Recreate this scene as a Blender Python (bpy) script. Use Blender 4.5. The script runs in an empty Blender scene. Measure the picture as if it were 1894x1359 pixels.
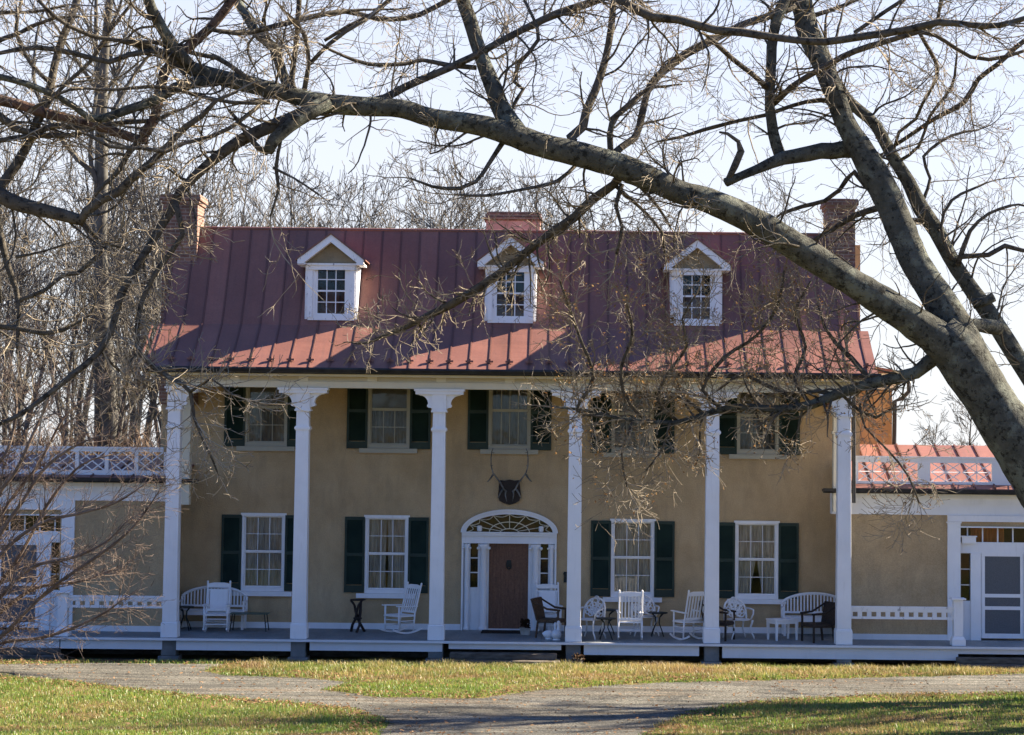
import bpy, math, random
import numpy as np
from mathutils import Vector, Matrix
R = math.radians
scene = bpy.context.scene
COL = scene.collection

# ------------------------------------------------------------------ camera
PW, PH = 1894.0, 1359.0          # the photograph's pixels, used to measure the place
FPX, X0, Y0, PITCH, ROLL = 3840.0, 1060.0, 582.0, R(3.5), 0.0108
CAMP = np.array([0.0, -48.0, 5.1])
F_ = np.array([0, math.cos(PITCH), math.sin(PITCH)])
U_ = np.array([0, -math.sin(PITCH), math.cos(PITCH)])
R_ = np.array([1.0, 0, 0])
RR = R_ * math.cos(ROLL) + U_ * math.sin(ROLL)
UU = U_ * math.cos(ROLL) - R_ * math.sin(ROLL)
cam = bpy.data.cameras.new('camera')
camo = bpy.data.objects.new('camera', cam)
COL.objects.link(camo)
cam.sensor_width = 36.0
cam.lens = FPX / PW * 36.0
cam.shift_x = (PW / 2 - X0) / PW
cam.shift_y = (Y0 - PH / 2) / PW
cam.clip_start, cam.clip_end = 0.5, 3000
camo.matrix_world = Matrix(((RR[0], UU[0], -F_[0], CAMP[0]), (RR[1], UU[1], -F_[1], CAMP[1]),
                            (RR[2], UU[2], -F_[2], CAMP[2]), (0, 0, 0, 1)))
scene.camera = camo

# ------------------------------------------------------------------ sky, sun, exposure
SUN = Vector((2.55, 1.0, 1.85)).normalized()          # towards the sun
s_el = math.asin(SUN.z)
s_az = math.atan2(SUN.x, SUN.y)
world = bpy.data.worlds.new('World')
scene.world = world
world.use_nodes = True
wn = world.node_tree.nodes
wl = world.node_tree.links
wn.clear()
sky = wn.new('ShaderNodeTexSky')
sky.sky_type = 'NISHITA'
sky.sun_disc = False
sky.sun_elevation, sky.sun_rotation = s_el, s_az
sky.altitude, sky.air_density, sky.dust_density, sky.ozone_density = 50, 1.0, 0.4, 3.0
tcw = wn.new('ShaderNodeTexCoord'); sxyz = wn.new('ShaderNodeSeparateXYZ')
wl.new(tcw.outputs['Generated'], sxyz.inputs[0])
hz = wn.new('ShaderNodeMapRange'); hz.interpolation_type = 'SMOOTHSTEP'      # thin high haze whitens the low sky
hz.inputs['From Min'].default_value, hz.inputs['From Max'].default_value = -0.02, 0.75
hz.inputs['To Min'].default_value, hz.inputs['To Max'].default_value = 0.92, 0.0
wl.new(sxyz.outputs['Z'], hz.inputs['Value'])
hm = wn.new('ShaderNodeMix'); hm.data_type = 'RGBA'
dotn = wn.new('ShaderNodeVectorMath'); dotn.operation = 'DOT_PRODUCT'      # brighter haze on the sun's side
wl.new(tcw.outputs['Generated'], dotn.inputs[0]); dotn.inputs[1].default_value = (SUN.x, SUN.y + 0.5, 0.0)
az = wn.new('ShaderNodeMapRange'); az.interpolation_type = 'SMOOTHSTEP'
az.inputs['From Min'].default_value, az.inputs['From Max'].default_value = -0.15, 0.55
az.inputs['To Min'].default_value, az.inputs['To Max'].default_value = 0.0, 1.0
wl.new(dotn.outputs['Value'], az.inputs['Value'])
hzm = wn.new('ShaderNodeMath'); hzm.operation = 'MULTIPLY'
wl.new(hz.outputs[0], hzm.inputs[0]); wl.new(az.outputs[0], hzm.inputs[1])
wl.new(hzm.outputs[0], hm.inputs[0]); cool = wn.new('ShaderNodeMix'); cool.data_type = 'RGBA'; cool.blend_type = 'MULTIPLY'   # clear cold winter blue overhead
cool.inputs[0].default_value = 1.0; cool.inputs[7].default_value = (0.74, 0.97, 1.46, 1)
wl.new(sky.outputs[0], cool.inputs[6]); wl.new(cool.outputs[2], hm.inputs[6])
hm.inputs[7].default_value = (5.5, 5.5, 5.55, 1)
bg = wn.new('ShaderNodeBackground')
bg.inputs['Strength'].default_value = 0.038
wo = wn.new('ShaderNodeOutputWorld')
wl.new(hm.outputs[2], bg.inputs[0])
wl.new(bg.outputs[0], wo.inputs[0])
sl = bpy.data.lights.new('sun', 'SUN')
sl.energy, sl.angle, sl.color = 5.0, R(0.5), (1.0, 0.87, 0.70)
so = bpy.data.objects.new('sun', sl)
so.rotation_euler = SUN.to_track_quat('Z', 'Y').to_euler()
COL.objects.link(so)
scene.view_settings.view_transform = 'Standard'
scene.view_settings.look = 'None'
scene.view_settings.exposure = 2.28
scene.view_settings.gamma = 1.0
scene.cycles.max_bounces = 6
scene.cycles.diffuse_bounces = 4
scene.cycles.transparent_max_bounces = 12
scene.cycles.use_adaptive_sampling = True

# ------------------------------------------------------------------ measuring helpers
def ray(px, py):
    return F_ + ((px - X0) / FPX) * RR - ((py - Y0) / FPX) * UU
def W(px, py, Y):
    d = ray(px, py)
    return CAMP + d * ((Y - CAMP[1]) / d[1])
def X(px, py, Y): return float(W(px, py, Y)[0])
def Z(px, py, Y): return float(W(px, py, Y)[2])
def pix(P):
    v = np.asarray(P, float) - CAMP
    f = v @ F_
    return X0 + FPX * (v @ RR) / f, Y0 - FPX * (v @ UU) / f
def sstep(a, b, t):
    t = np.clip((t - a) / (b - a), 0, 1)
    return t * t * (3 - 2 * t)
def terrain(x, y):
    x, y = np.asarray(x, float), np.asarray(y, float)
    z = 0.38 * sstep(-0.9, -4.4, y)
    z = z + np.where(y < -14, (-14 - y) * 0.094, 0)
    z = z + 0.03 * np.sin(x * 0.5 + 1.3) * np.sin(y * 0.7) * sstep(-3, -5, y)
    return np.where(y < -60, 0.38 + 46 * 0.094, z)
def on_ground(px, py):
    d = ray(px, py)
    a, b = 20.0, 300.0
    for t in np.linspace(20, 120, 2001):
        p = CAMP + d * t
        if p[2] < terrain(p[0], p[1]):
            return p
    return CAMP + d * 60

# ------------------------------------------------------------------ mesh helpers
class MB:
    def __init__(s): s.v, s.f = [], []
    def add(s, vs, fs):
        n = len(s.v)
        s.v.extend([tuple(map(float, p)) for p in vs])
        s.f.extend([tuple(n + i for i in f) for f in fs])
        return s
    def box(s, x0, x1, y0, y1, z0, z1):
        x0, x1 = min(x0, x1), max(x0, x1); y0, y1 = min(y0, y1), max(y0, y1); z0, z1 = min(z0, z1), max(z0, z1)
        return s.add([(x0, y0, z0), (x1, y0, z0), (x1, y1, z0), (x0, y1, z0), (x0, y0, z1), (x1, y0, z1), (x1, y1, z1), (x0, y1, z1)],
                     [(0, 3, 2, 1), (4, 5, 6, 7), (0, 1, 5, 4), (1, 2, 6, 5), (2, 3, 7, 6), (3, 0, 4, 7)])
    def taper(s, c0, h0, c1, h1):
        vs = []
        for c, h in ((c0, h0), (c1, h1)):
            vs += [(c[0] - h[0], c[1] - h[1], c[2]), (c[0] + h[0], c[1] - h[1], c[2]), (c[0] + h[0], c[1] + h[1], c[2]), (c[0] - h[0], c[1] + h[1], c[2])]
        return s.add(vs, [(0, 3, 2, 1), (4, 5, 6, 7), (0, 1, 5, 4), (1, 2, 6, 5), (2, 3, 7, 6), (3, 0, 4, 7)])
    def bar(s, a, b, w, t=None, side=(1, 0, 0)):
        """rectangular bar from a to b, w wide across 'side', t thick the other way"""
        a, b = Vector(a), Vector(b); t = t or w
        d = (b - a).normalized(); sd = Vector(side)
        u = sd - d * sd.dot(d)
        if u.length < 1e-4: u = d.orthogonal()
        u.normalize(); n = d.cross(u)
        vs = []
        for p in (a, b):
            vs += [p - u * w / 2 - n * t / 2, p + u * w / 2 - n * t / 2, p + u * w / 2 + n * t / 2, p - u * w / 2 + n * t / 2]
        return s.add(vs, [(0, 3, 2, 1), (4, 5, 6, 7), (0, 1, 5, 4), (1, 2, 6, 5), (2, 3, 7, 6), (3, 0, 4, 7)])
    def prism(s, pts, lo, hi, axis='y'):
        """closed outline extruded; axis y: pts are (x,z); axis x: pts are (y,z); axis z: pts are (x,y)"""
        n = len(pts)
        g = {'y': lambda p, d: (p[0], d, p[1]), 'x': lambda p, d: (d, p[0], p[1]), 'z': lambda p, d: (p[0], p[1], d)}[axis]
        vs = [g(p, lo) for p in pts] + [g(p, hi) for p in pts]
        fs = [tuple(range(n))[::-1], tuple(range(n, 2 * n))] + [(i, (i + 1) % n, n + (i + 1) % n, n + i) for i in range(n)]
        return s.add(vs, fs)
    def tube(s, P, rs, n=6, cap=True, wob=0.0, rng=None):
        P = np.asarray(P, float); m = len(P)
        rs = np.broadcast_to(np.asarray(rs, float), (m,))
        t = np.gradient(P, axis=0)
        t /= np.linalg.norm(t, axis=1)[:, None] + 1e-9
        mean = t.mean(0)
        ref = np.eye(3)[int(np.argmin(np.abs(mean)))]
        u = np.cross(t, ref); u /= np.linalg.norm(u, axis=1)[:, None] + 1e-9
        w = np.cross(t, u)
        a = np.linspace(0, 2 * np.pi, n, endpoint=False)
        rad = rs[:, None] * np.ones((1, n))
        if wob and rng is not None: rad = rad * (1 + wob * rng.standard_normal((m, n)))
        ring = P[:, None, :] + rad[:, :, None] * (np.cos(a)[None, :, None] * u[:, None, :] + np.sin(a)[None, :, None] * w[:, None, :])
        b = len(s.v)
        s.v.extend(map(tuple, ring.reshape(-1, 3).tolist()))
        for i in range(m - 1):
            q = b + i * n
            for j in range(n):
                k = (j + 1) % n
                s.f.append((q + j, q + k, q + n + k, q + n + j))
        if cap:
            s.f.append(tuple(b + j for j in range(n))[::-1]); q = b + (m - 1) * n
            s.f.append(tuple(q + j for j in range(n)))
        return s
    def lathe(s, prof, c=(0, 0, 0), n=16):
        m = len(prof); vs = []
        for r, z in prof:
            for j in range(n):
                a = 2 * math.pi * j / n
                vs.append((c[0] + r * math.cos(a), c[1] + r * math.sin(a), c[2] + z))
        fs = [(i * n + j, i * n + (j + 1) % n, (i + 1) * n + (j + 1) % n, (i + 1) * n + j) for i in range(m - 1) for j in range(n)]
        fs += [tuple(range(n))[::-1], tuple((m - 1) * n + j for j in range(n))]
        return s.add(vs, fs)
OFF = {}
def build(mb, name, mat, parent=None, smooth=False, at=None, bevel=0.0):
    """link mb as ONE mesh object; world coordinates unless the parent is a local-built root"""
    off = np.array(at if at is not None else (OFF.get(parent.name, (0, 0, 0)) if parent else (0, 0, 0)), float)
    me = bpy.data.meshes.new(name)
    v = np.asarray(mb.v, float).reshape(-1, 3) - off
    me.from_pydata(v.tolist(), [], mb.f)
    me.materials.append(mat)
    if smooth: me.polygons.foreach_set('use_smooth', [True] * len(me.polygons))
    me.update()
    o = bpy.data.objects.new(name, me)
    COL.objects.link(o)
    if parent:
        o.parent = parent
        OFF[o.name] = OFF.get(parent.name, (0, 0, 0))
    else:
        o.location = off
        OFF[o.name] = tuple(off)
    if bevel:
        b = o.modifiers.new('bevel', 'BEVEL'); b.width = bevel; b.segments = 2; b.limit_method = 'ANGLE'
    return o
def tag(o, label, cat, group=None, kind=None):
    if label: o['label'] = label
    if cat: o['category'] = cat
    if group: o['group'] = group
    if kind: o['kind'] = kind
    return o
def root(name, loc, label, cat, group=None, rz=0.0, world_built=False):
    o = bpy.data.objects.new(name, None)
    COL.objects.link(o)
    o.location = loc; o.rotation_euler = (0, 0, rz)
    o.empty_display_size = 0.1
    OFF[o.name] = tuple(loc) if world_built else (0, 0, 0)
    return tag(o, label, cat, group)
def copy_thing(o, loc, rz, label, parent=None):
    c = o.copy(); COL.objects.link(c)
    if parent: c.parent = parent
    else:
        c.location = loc; c.rotation_euler = (0, 0, rz)
        if label: c['label'] = label
    for ch in list(o.children): copy_thing(ch, None, None, None, c)
    return c

# ------------------------------------------------------------------ materials
def nmat(name):
    m = bpy.data.materials.new(name); m.use_nodes = True
    nt = m.node_tree; nt.nodes.clear()
    out = nt.nodes.new('ShaderNodeOutputMaterial')
    p = nt.nodes.new('ShaderNodeBsdfPrincipled')
    nt.links.new(p.outputs[0], out.inputs[0])
    return m, nt, p, out
def N(nt, typ, **kw):
    n = nt.nodes.new(typ)
    for k, v in kw.items():
        if k.startswith('i_'): n.inputs[k[2:].replace('_', ' ')].default_value = v
        else: setattr(n, k, v)
    return n
def ramp(nt, fac, stops):
    r = nt.nodes.new('ShaderNodeValToRGB')
    el = r.color_ramp.elements
    el[0].position, el[0].color = stops[0][0], (*stops[0][1], 1)
    el[1].position, el[1].color = stops[-1][0], (*stops[-1][1], 1)
    for pos, c in stops[1:-1]:
        e = el.new(pos); e.color = (*c, 1)
    nt.links.new(fac, r.inputs[0])
    return r.outputs[0]
def coords(nt, scale=(1, 1, 1)):
    tc = nt.nodes.new('ShaderNodeTexCoord')
    mp = nt.nodes.new('ShaderNodeMapping'); mp.inputs['Scale'].default_value = scale
    nt.links.new(tc.outputs['Object'], mp.inputs[0])
    return mp.outputs[0]
def noise(nt, vec, scale, detail=4, rough=0.55):
    n = N(nt, 'ShaderNodeTexNoise')
    n.inputs['Scale'].default_value = scale; n.inputs['Detail'].default_value = detail; n.inputs['Roughness'].default_value = rough
    nt.links.new(vec, n.inputs['Vector'])
    return n.outputs['Fac']
def mixc(nt, fac, a, b, blend='MIX'):
    m = N(nt, 'ShaderNodeMix', data_type='RGBA', blend_type=blend)
    for sock, val in ((m.inputs[0], fac), (m.inputs[6], a), (m.inputs[7], b)):
        if isinstance(val, (int, float)): sock.default_value = val
        elif isinstance(val, tuple): sock.default_value = (*val, 1)
        else: nt.links.new(val, sock)
    return m.outputs[2]
def bump(nt, p, h, strength=0.3, dist=0.02):
    b = N(nt, 'ShaderNodeBump'); b.inputs['Strength'].default_value = strength; b.inputs['Distance'].default_value = dist
    nt.links.new(h, b.inputs['Height']); nt.links.new(b.outputs[0], p.inputs['Normal'])
def mat_noise(name, c0, c1, scale=3, rough=0.7, spec=0.3, stretch=(1, 1, 1), bmp=0.0, bdist=0.02, lo=0.35, hi=0.65, metal=0.0, fine=None):
    m, nt, p, _ = nmat(name)
    v = coords(nt, stretch)
    n = noise(nt, v, scale)
    c = ramp(nt, n, [(lo, c0), (hi, c1)])
    if fine:
        n2 = noise(nt, v, fine[0], 3)
        c = mixc(nt, 1.0, c, ramp(nt, n2, [(0.3, (fine[1],) * 3), (0.7, (fine[2],) * 3)]), 'MULTIPLY')
    nt.links.new(c, p.inputs['Base Color'])
    p.inputs['Roughness'].default_value = rough
    p.inputs['Specular IOR Level'].default_value = spec
    p.inputs['Metallic'].default_value = metal
    if bmp: bump(nt, p, noise(nt, v, scale * 8, 5), bmp, bdist)
    return m
M = {}
def make_stucco():
    m, nt, p, _ = nmat('ochre_stucco')
    v = coords(nt)
    base = ramp(nt, noise(nt, v, 0.9, 6, 0.65), [(0.32, (0.38, 0.275, 0.152)), (0.52, (0.465, 0.342, 0.195)), (0.72, (0.51, 0.385, 0.23))])
    st = noise(nt, coords(nt, (1.2, 1.2, 0.35)), 2.2, 6, 0.7)
    base = mixc(nt, ramp(nt, st, [(0.48, (0, 0, 0)), (0.72, (0.6,) * 3)]), base, (0.30, 0.23, 0.14))
    base = mixc(nt, 1.0, base, ramp(nt, noise(nt, v, 45, 3), [(0.3, (0.82,) * 3), (0.7, (1.1,) * 3)]), 'MULTIPLY')
    nt.links.new(base, p.inputs['Base Color'])
    p.inputs['Roughness'].default_value = 0.95; p.inputs['Specular IOR Level'].default_value = 0.1
    bump(nt, p, noise(nt, v, 30, 6), 0.35, 0.02)
    return m
M['stucco'] = make_stucco()
def make_paint(name, peel, col=(0.80, 0.80, 0.80), under=(0.30, 0.30, 0.32)):
    m, nt, p, _ = nmat(name)
    v = coords(nt)
    c = ramp(nt, noise(nt, v, 1.6, 5), [(0.3, tuple(x * 0.9 for x in col)), (0.7, col)])
    if peel:
        k = noise(nt, coords(nt, (5, 5, 1.1)), 3.0, 6, 0.7)
        c = mixc(nt, ramp(nt, k, [(peel, (0, 0, 0)), (peel + 0.06, (1, 1, 1))]), c, under)
    c = mixc(nt, ramp(nt, noise(nt, coords(nt, (6, 6, 0.7)), 2, 5, 0.7), [(0.55, (0, 0, 0)), (0.85, (0.35,) * 3)]), c, (0.42, 0.42, 0.40))
    nt.links.new(c, p.inputs['Base Color'])
    p.inputs['Roughness'].default_value = 0.55; p.inputs['Specular IOR Level'].default_value = 0.3
    bump(nt, p, noise(nt, v, 14, 5), 0.15, 0.01)
    return m
M['white'] = make_paint('white_paint', 0)
M['oldwhite'] = make_paint('peeling_white_paint', 0.60)
M['worn'] = make_paint('worn_white_paint', 0.68, (0.72, 0.72, 0.72), (0.25, 0.23, 0.20))
M['cream'] = make_paint('cream_paint', 0, (0.66, 0.61, 0.47))
M['panel'] = make_paint('tan_panel_paint', 0, (0.52, 0.46, 0.33))
def make_roof(name, x0, pitch):
    m, nt, p, _ = nmat(name)
    v = coords(nt)
    c = ramp(nt, noise(nt, v, 0.8, 5, 0.6), [(0.3, (0.19, 0.08, 0.058)), (0.7, (0.25, 0.11, 0.08))])
    st = noise(nt, coords(nt, (6, 0.5, 0.5)), 1.5, 6, 0.7)
    c = mixc(nt, ramp(nt, st, [(0.46, (0, 0, 0)), (0.75, (0.7,) * 3)]), c, (0.16, 0.08, 0.062))
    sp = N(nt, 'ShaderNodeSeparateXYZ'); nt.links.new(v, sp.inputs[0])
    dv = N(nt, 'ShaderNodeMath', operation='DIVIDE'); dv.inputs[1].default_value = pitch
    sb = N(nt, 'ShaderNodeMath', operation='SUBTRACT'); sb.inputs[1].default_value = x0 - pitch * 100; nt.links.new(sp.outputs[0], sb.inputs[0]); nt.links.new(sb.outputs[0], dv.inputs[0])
    fl_ = N(nt, 'ShaderNodeMath', operation='FLOOR'); nt.links.new(dv.outputs[0], fl_.inputs[0])
    wn_ = N(nt, 'ShaderNodeTexWhiteNoise', noise_dimensions='1D'); nt.links.new(fl_.outputs[0], wn_.inputs['W'])
    c = mixc(nt, 1.0, c, ramp(nt, wn_.outputs['Value'], [(0.0, (0.84,) * 3), (1.0, (1.12,) * 3)]), 'MULTIPLY')
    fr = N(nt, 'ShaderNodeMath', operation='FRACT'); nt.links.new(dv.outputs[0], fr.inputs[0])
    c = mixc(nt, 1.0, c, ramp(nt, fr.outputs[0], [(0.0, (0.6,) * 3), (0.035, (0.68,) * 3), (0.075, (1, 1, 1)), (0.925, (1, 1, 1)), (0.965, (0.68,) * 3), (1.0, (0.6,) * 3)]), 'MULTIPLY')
    c = mixc(nt, 1.0, c, ramp(nt, noise(nt, v, 25, 4), [(0.3, (0.9,) * 3), (0.7, (1.06,) * 3)]), 'MULTIPLY')
    nt.links.new(c, p.inputs['Base Color'])
    p.inputs['Roughness'].default_value = 0.5; p.inputs['Specular IOR Level'].default_value = 0.35
    bump(nt, p, noise(nt, coords(nt, (1, 3, 3)), 1.2, 4), 0.25, 0.05)
    return m
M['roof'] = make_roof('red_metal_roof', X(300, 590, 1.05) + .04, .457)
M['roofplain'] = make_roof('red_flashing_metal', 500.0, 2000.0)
def make_brick():
    m, nt, p, _ = nmat('chimney_brick')
    tc = N(nt, 'ShaderNodeTexCoord'); sp = N(nt, 'ShaderNodeSeparateXYZ'); cb = N(nt, 'ShaderNodeCombineXYZ')
    ad = N(nt, 'ShaderNodeMath', operation='ADD')
    nt.links.new(tc.outputs['Object'], sp.inputs[0]); nt.links.new(sp.outputs[0], ad.inputs[0]); nt.links.new(sp.outputs[1], ad.inputs[1])
    nt.links.new(ad.outputs[0], cb.inputs[0]); nt.links.new(sp.outputs[2], cb.inputs[1])
    b = N(nt, 'ShaderNodeTexBrick')
    b.inputs['Color1'].default_value = (0.13, 0.065, 0.045, 1); b.inputs['Color2'].default_value = (0.22, 0.11, 0.075, 1)
    b.inputs['Mortar'].default_value = (0.24, 0.18, 0.14, 1)
    b.inputs['Scale'].default_value = 1.0; b.inputs['Mortar Size'].default_value = 0.012
    b.inputs['Brick Width'].default_value = 0.24; b.inputs['Row Height'].default_value = 0.085
    nt.links.new(cb.outputs[0], b.inputs['Vector'])
    c = mixc(nt, 1.0, b.outputs[0], ramp(nt, noise(nt, coords(nt), 5, 5), [(0.3, (0.6,) * 3), (0.7, (1.2,) * 3)]), 'MULTIPLY')
    nt.links.new(c, p.inputs['Base Color']); p.inputs['Roughness'].default_value = 0.9
    bump(nt, p, b.outputs['Fac'], -0.4, 0.01)
    return m
M['brick'] = make_brick()
M['pinkstucco'] = mat_noise('pink_chimney_stucco', (0.36, 0.20, 0.16), (0.48, 0.29, 0.24), 2.5, 0.9, bmp=0.3)
M['shutter'] = mat_noise('dark_green_shutter_paint', (0.011, 0.025, 0.019), (0.021, 0.041, 0.030), 2, 0.5)
M['black'] = mat_noise('black_gutter_metal', (0.012, 0.012, 0.013), (0.03, 0.03, 0.03), 4, 0.5)
M['iron'] = mat_noise('black_iron', (0.010, 0.011, 0.010), (0.025, 0.03, 0.026), 6, 0.5)
M['greentop'] = mat_noise('green_table_top', (0.03, 0.07, 0.045), (0.06, 0.11, 0.07), 5, 0.35, 0.5)
M['floorpaint'] = mat_noise('grey_porch_paint', (0.19, 0.215, 0.22), (0.27, 0.29, 0.29), 2.5, 0.6, 0.3, (1, 0.3, 1), fine=(30, 0.85, 1.1))
M['concrete'] = mat_noise('grey_concrete', (0.13, 0.135, 0.13), (0.21, 0.21, 0.20), 3, 0.95, 0.1, bmp=0.4)
M['stone'] = mat_noise('brown_step_stone', (0.075, 0.062, 0.05), (0.15, 0.13, 0.105), 4, 0.95, 0.1, (1, 1, 3), bmp=0.6)
M['rearstucco'] = mat_noise('bounce_tinted_stucco', (0.33, 0.21, 0.105), (0.44, 0.29, 0.15), 1.8, 0.95, 0.1, bmp=0.3)  # orange of light bounced off the wing roof mixed into the stucco colour
M['tymp'] = mat_noise('shaded_tan_gable_stucco', (0.20, 0.165, 0.11), (0.27, 0.225, 0.15), 4, 0.95, 0.1, bmp=0.3)  # tan stucco colour darkened for the shade under the gable
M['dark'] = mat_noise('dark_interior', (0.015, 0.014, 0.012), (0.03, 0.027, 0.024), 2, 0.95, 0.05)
M['curtain'] = mat_noise('pale_lace_curtain', (0.32, 0.30, 0.26), (0.58, 0.55, 0.49), 3, 0.95, 0.05, (6, 1, 0.5), lo=0.35, hi=0.6)
M['blind'] = mat_noise('tan_window_blind', (0.19, 0.175, 0.135), (0.26, 0.24, 0.19), 2, 0.9, 0.05)
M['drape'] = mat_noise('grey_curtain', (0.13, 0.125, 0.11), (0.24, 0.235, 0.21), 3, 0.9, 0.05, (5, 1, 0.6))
M['sash'] = make_paint('shaded_cream_sash_paint', 0, (0.40, 0.385, 0.31))  # cream paint darkened for the shade under the porch ceiling
M['wicker'] = mat_noise('brown_wicker', (0.055, 0.032, 0.018), (0.11, 0.066, 0.038), 30, 0.7, 0.3, bmp=0.5)
M['darkwicker'] = mat_noise('dark_brown_wicker', (0.022, 0.016, 0.012), (0.05, 0.034, 0.024), 30, 0.7, 0.3, bmp=0.5)
M['mat'] = mat_noise('dark_doormat', (0.025, 0.022, 0.02), (0.055, 0.045, 0.04), 20, 0.95, 0.05, bmp=0.5)
M['antler'] = mat_noise('weathered_antler', (0.085, 0.088, 0.085), (0.30, 0.30, 0.29), 5, 0.8, lo=0.4, hi=0.75)
M['antlertip'] = mat_noise('dark_weathered_antler', (0.07, 0.07, 0.062), (0.14, 0.14, 0.125), 6, 0.8)
M['plaque'] = mat_noise('dark_wooden_plaque', (0.016, 0.011, 0.009), (0.035, 0.024, 0.02), 4, 0.6)
M['furniture'] = make_paint('white_furniture_paint', 0, (0.82, 0.82, 0.82))
M['ironwhite'] = make_paint('white_cast_iron_paint', 0.66, (0.74, 0.74, 0.74), (0.24, 0.20, 0.17))
M['screen'] = mat_noise('grey_insect_screen', (0.10, 0.105, 0.11), (0.14, 0.145, 0.15), 60, 0.8, 0.1)
M['orange'] = mat_noise('orange_reflection_sheet', (0.45, 0.13, 0.04), (0.62, 0.22, 0.07), 3, 0.8, 0.1, (8, 1, 0.5))  # colour of the reflection painted behind the right transom
M['planter'] = mat_noise('pale_stone_planter', (0.30, 0.27, 0.23), (0.46, 0.43, 0.38), 6, 0.9, 0.1, bmp=0.3)
M['deadplant'] = mat_noise('dead_plant', (0.02, 0.013, 0.008), (0.06, 0.035, 0.02), 9, 0.9, 0.05)
def make_doorwood():
    m, nt, p, _ = nmat('brown_door_wood')
    v = coords(nt, (9, 1, 0.6))
    c = ramp(nt, noise(nt, v, 3, 7, 0.7), [(0.3, (0.085, 0.036, 0.018)), (0.7, (0.20, 0.09, 0.045))])
    c = mixc(nt, 1.0, c, ramp(nt, noise(nt, coords(nt), 30, 4), [(0.3, (0.7,) * 3), (0.7, (1.2,) * 3)]), 'MULTIPLY')
    nt.links.new(c, p.inputs['Base Color']); p.inputs['Roughness'].default_value = 0.6
    bump(nt, p, noise(nt, v, 4, 6), 0.3, 0.01)
    return m
M['doorwood'] = make_doorwood()
def make_glass():
    m, nt, p, out = nmat('window_glass')
    nt.nodes.remove(p)
    tr = N(nt, 'ShaderNodeBsdfTransparent'); tr.inputs[0].default_value = (0.82, 0.84, 0.84, 1)
    gl = N(nt, 'ShaderNodeBsdfGlossy'); gl.inputs['Roughness'].default_value = 0.05
    gl.inputs['Color'].default_value = (0.85, 0.87, 0.9, 1)
    fr = N(nt, 'ShaderNodeFresnel'); fr.inputs[0].default_value = 1.5
    b = N(nt, 'ShaderNodeBump'); b.inputs['Strength'].default_value = 0.12; b.inputs['Distance'].default_value = 0.02
    nt.links.new(noise(nt, coords(nt), 2.5, 2), b.inputs['Height']); nt.links.new(b.outputs[0], gl.inputs['Normal'])
    mx = N(nt, 'ShaderNodeMixShader')
    nt.links.new(fr.outputs[0], mx.inputs[0]); nt.links.new(tr.outputs[0], mx.inputs[1]); nt.links.new(gl.outputs[0], mx.inputs[2])
    nt.links.new(mx.outputs[0], out.inputs[0])
    return m
M['glass'] = make_glass()
def make_bark(name, a, b, lichen, spots=0.52):
    m, nt, p, _ = nmat(name)
    v = coords(nt)
    c = ramp(nt, noise(nt, v, 5, 7, 0.7), [(0.3, a), (0.68, b)])
    k = noise(nt, v, 2.3, 6, 0.7)
    c = mixc(nt, ramp(nt, k, [(spots, (0, 0, 0)), (spots + 0.1, (0.75,) * 3)]), c, lichen)
    d = noise(nt, v, 9.5, 7, 0.72)
    c = mixc(nt, ramp(nt, d, [(0.53, (0, 0, 0)), (0.60, (0.8,) * 3)]), c, tuple(x * 0.3 for x in a))
    nt.links.new(c, p.inputs['Base Color']); p.inputs['Roughness'].default_value = 0.95; p.inputs['Specular IOR Level'].default_value = 0.1
    bump(nt, p, noise(nt, v, 14, 8, 0.7), 0.9, 0.05)
    return m
M['bark'] = make_bark('lichened_grey_bark', (0.042, 0.043, 0.035), (0.10, 0.10, 0.083), (0.15, 0.16, 0.128), 0.5)
M['branchbark'] = make_bark('branch_bark', (0.055, 0.048, 0.038), (0.13, 0.115, 0.09), (0.14, 0.14, 0.10), 0.6)
M['redbark'] = make_bark('broken_limb_bark', (0.07, 0.05, 0.04), (0.16, 0.11, 0.085), (0.22, 0.12, 0.08), 0.55)
M['twig'] = mat_noise('pale_twig_bark', (0.10, 0.083, 0.06), (0.37, 0.31, 0.22), 2.2, 0.8, 0.2, lo=0.3, hi=0.75)
M['shrubtwig'] = mat_noise('reddish_shrub_twig', (0.09, 0.066, 0.05), (0.20, 0.15, 0.115), 3, 0.8, 0.2)
M['woodbark'] = mat_noise('grey_woodland_bark', (0.065, 0.062, 0.054), (0.125, 0.12, 0.105), 2.5, 0.95, 0.1)
M['woodtwig'] = mat_noise('woodland_twigs', (0.075, 0.067, 0.055), (0.13, 0.117, 0.098), 2.5, 0.95, 0.1)
M['brushtwig'] = mat_noise('brown_brush_twigs', (0.10, 0.07, 0.048), (0.18, 0.13, 0.09), 2.5, 0.95, 0.1)
def make_leaf(name, stops, trans=0.5):
    m, nt, p, out = nmat(name)
    nt.nodes.remove(p)
    g = N(nt, 'ShaderNodeNewGeometry')
    c = ramp(nt, g.outputs['Random Per Island'], stops)
    d = N(nt, 'ShaderNodeBsdfDiffuse'); t = N(nt, 'ShaderNodeBsdfTranslucent')
    nt.links.new(c, d.inputs[0]); nt.links.new(c, t.inputs[0])
    mx = N(nt, 'ShaderNodeMixShader'); mx.inputs[0].default_value = trans
    nt.links.new(d.outputs[0], mx.inputs[1]); nt.links.new(t.outputs[0], mx.inputs[2])
    nt.links.new(mx.outputs[0], out.inputs[0])
    return m
M['leaf'] = make_leaf('golden_dead_leaf', [(0.0, (0.12, 0.065, 0.028)), (0.5, (0.28, 0.155, 0.06)), (1.0, (0.42, 0.27, 0.12))])
M['litter'] = make_leaf('leaf_litter', [(0.0, (0.10, 0.055, 0.03)), (0.5, (0.22, 0.125, 0.065)), (1.0, (0.34, 0.22, 0.12))], 0.25)
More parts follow.
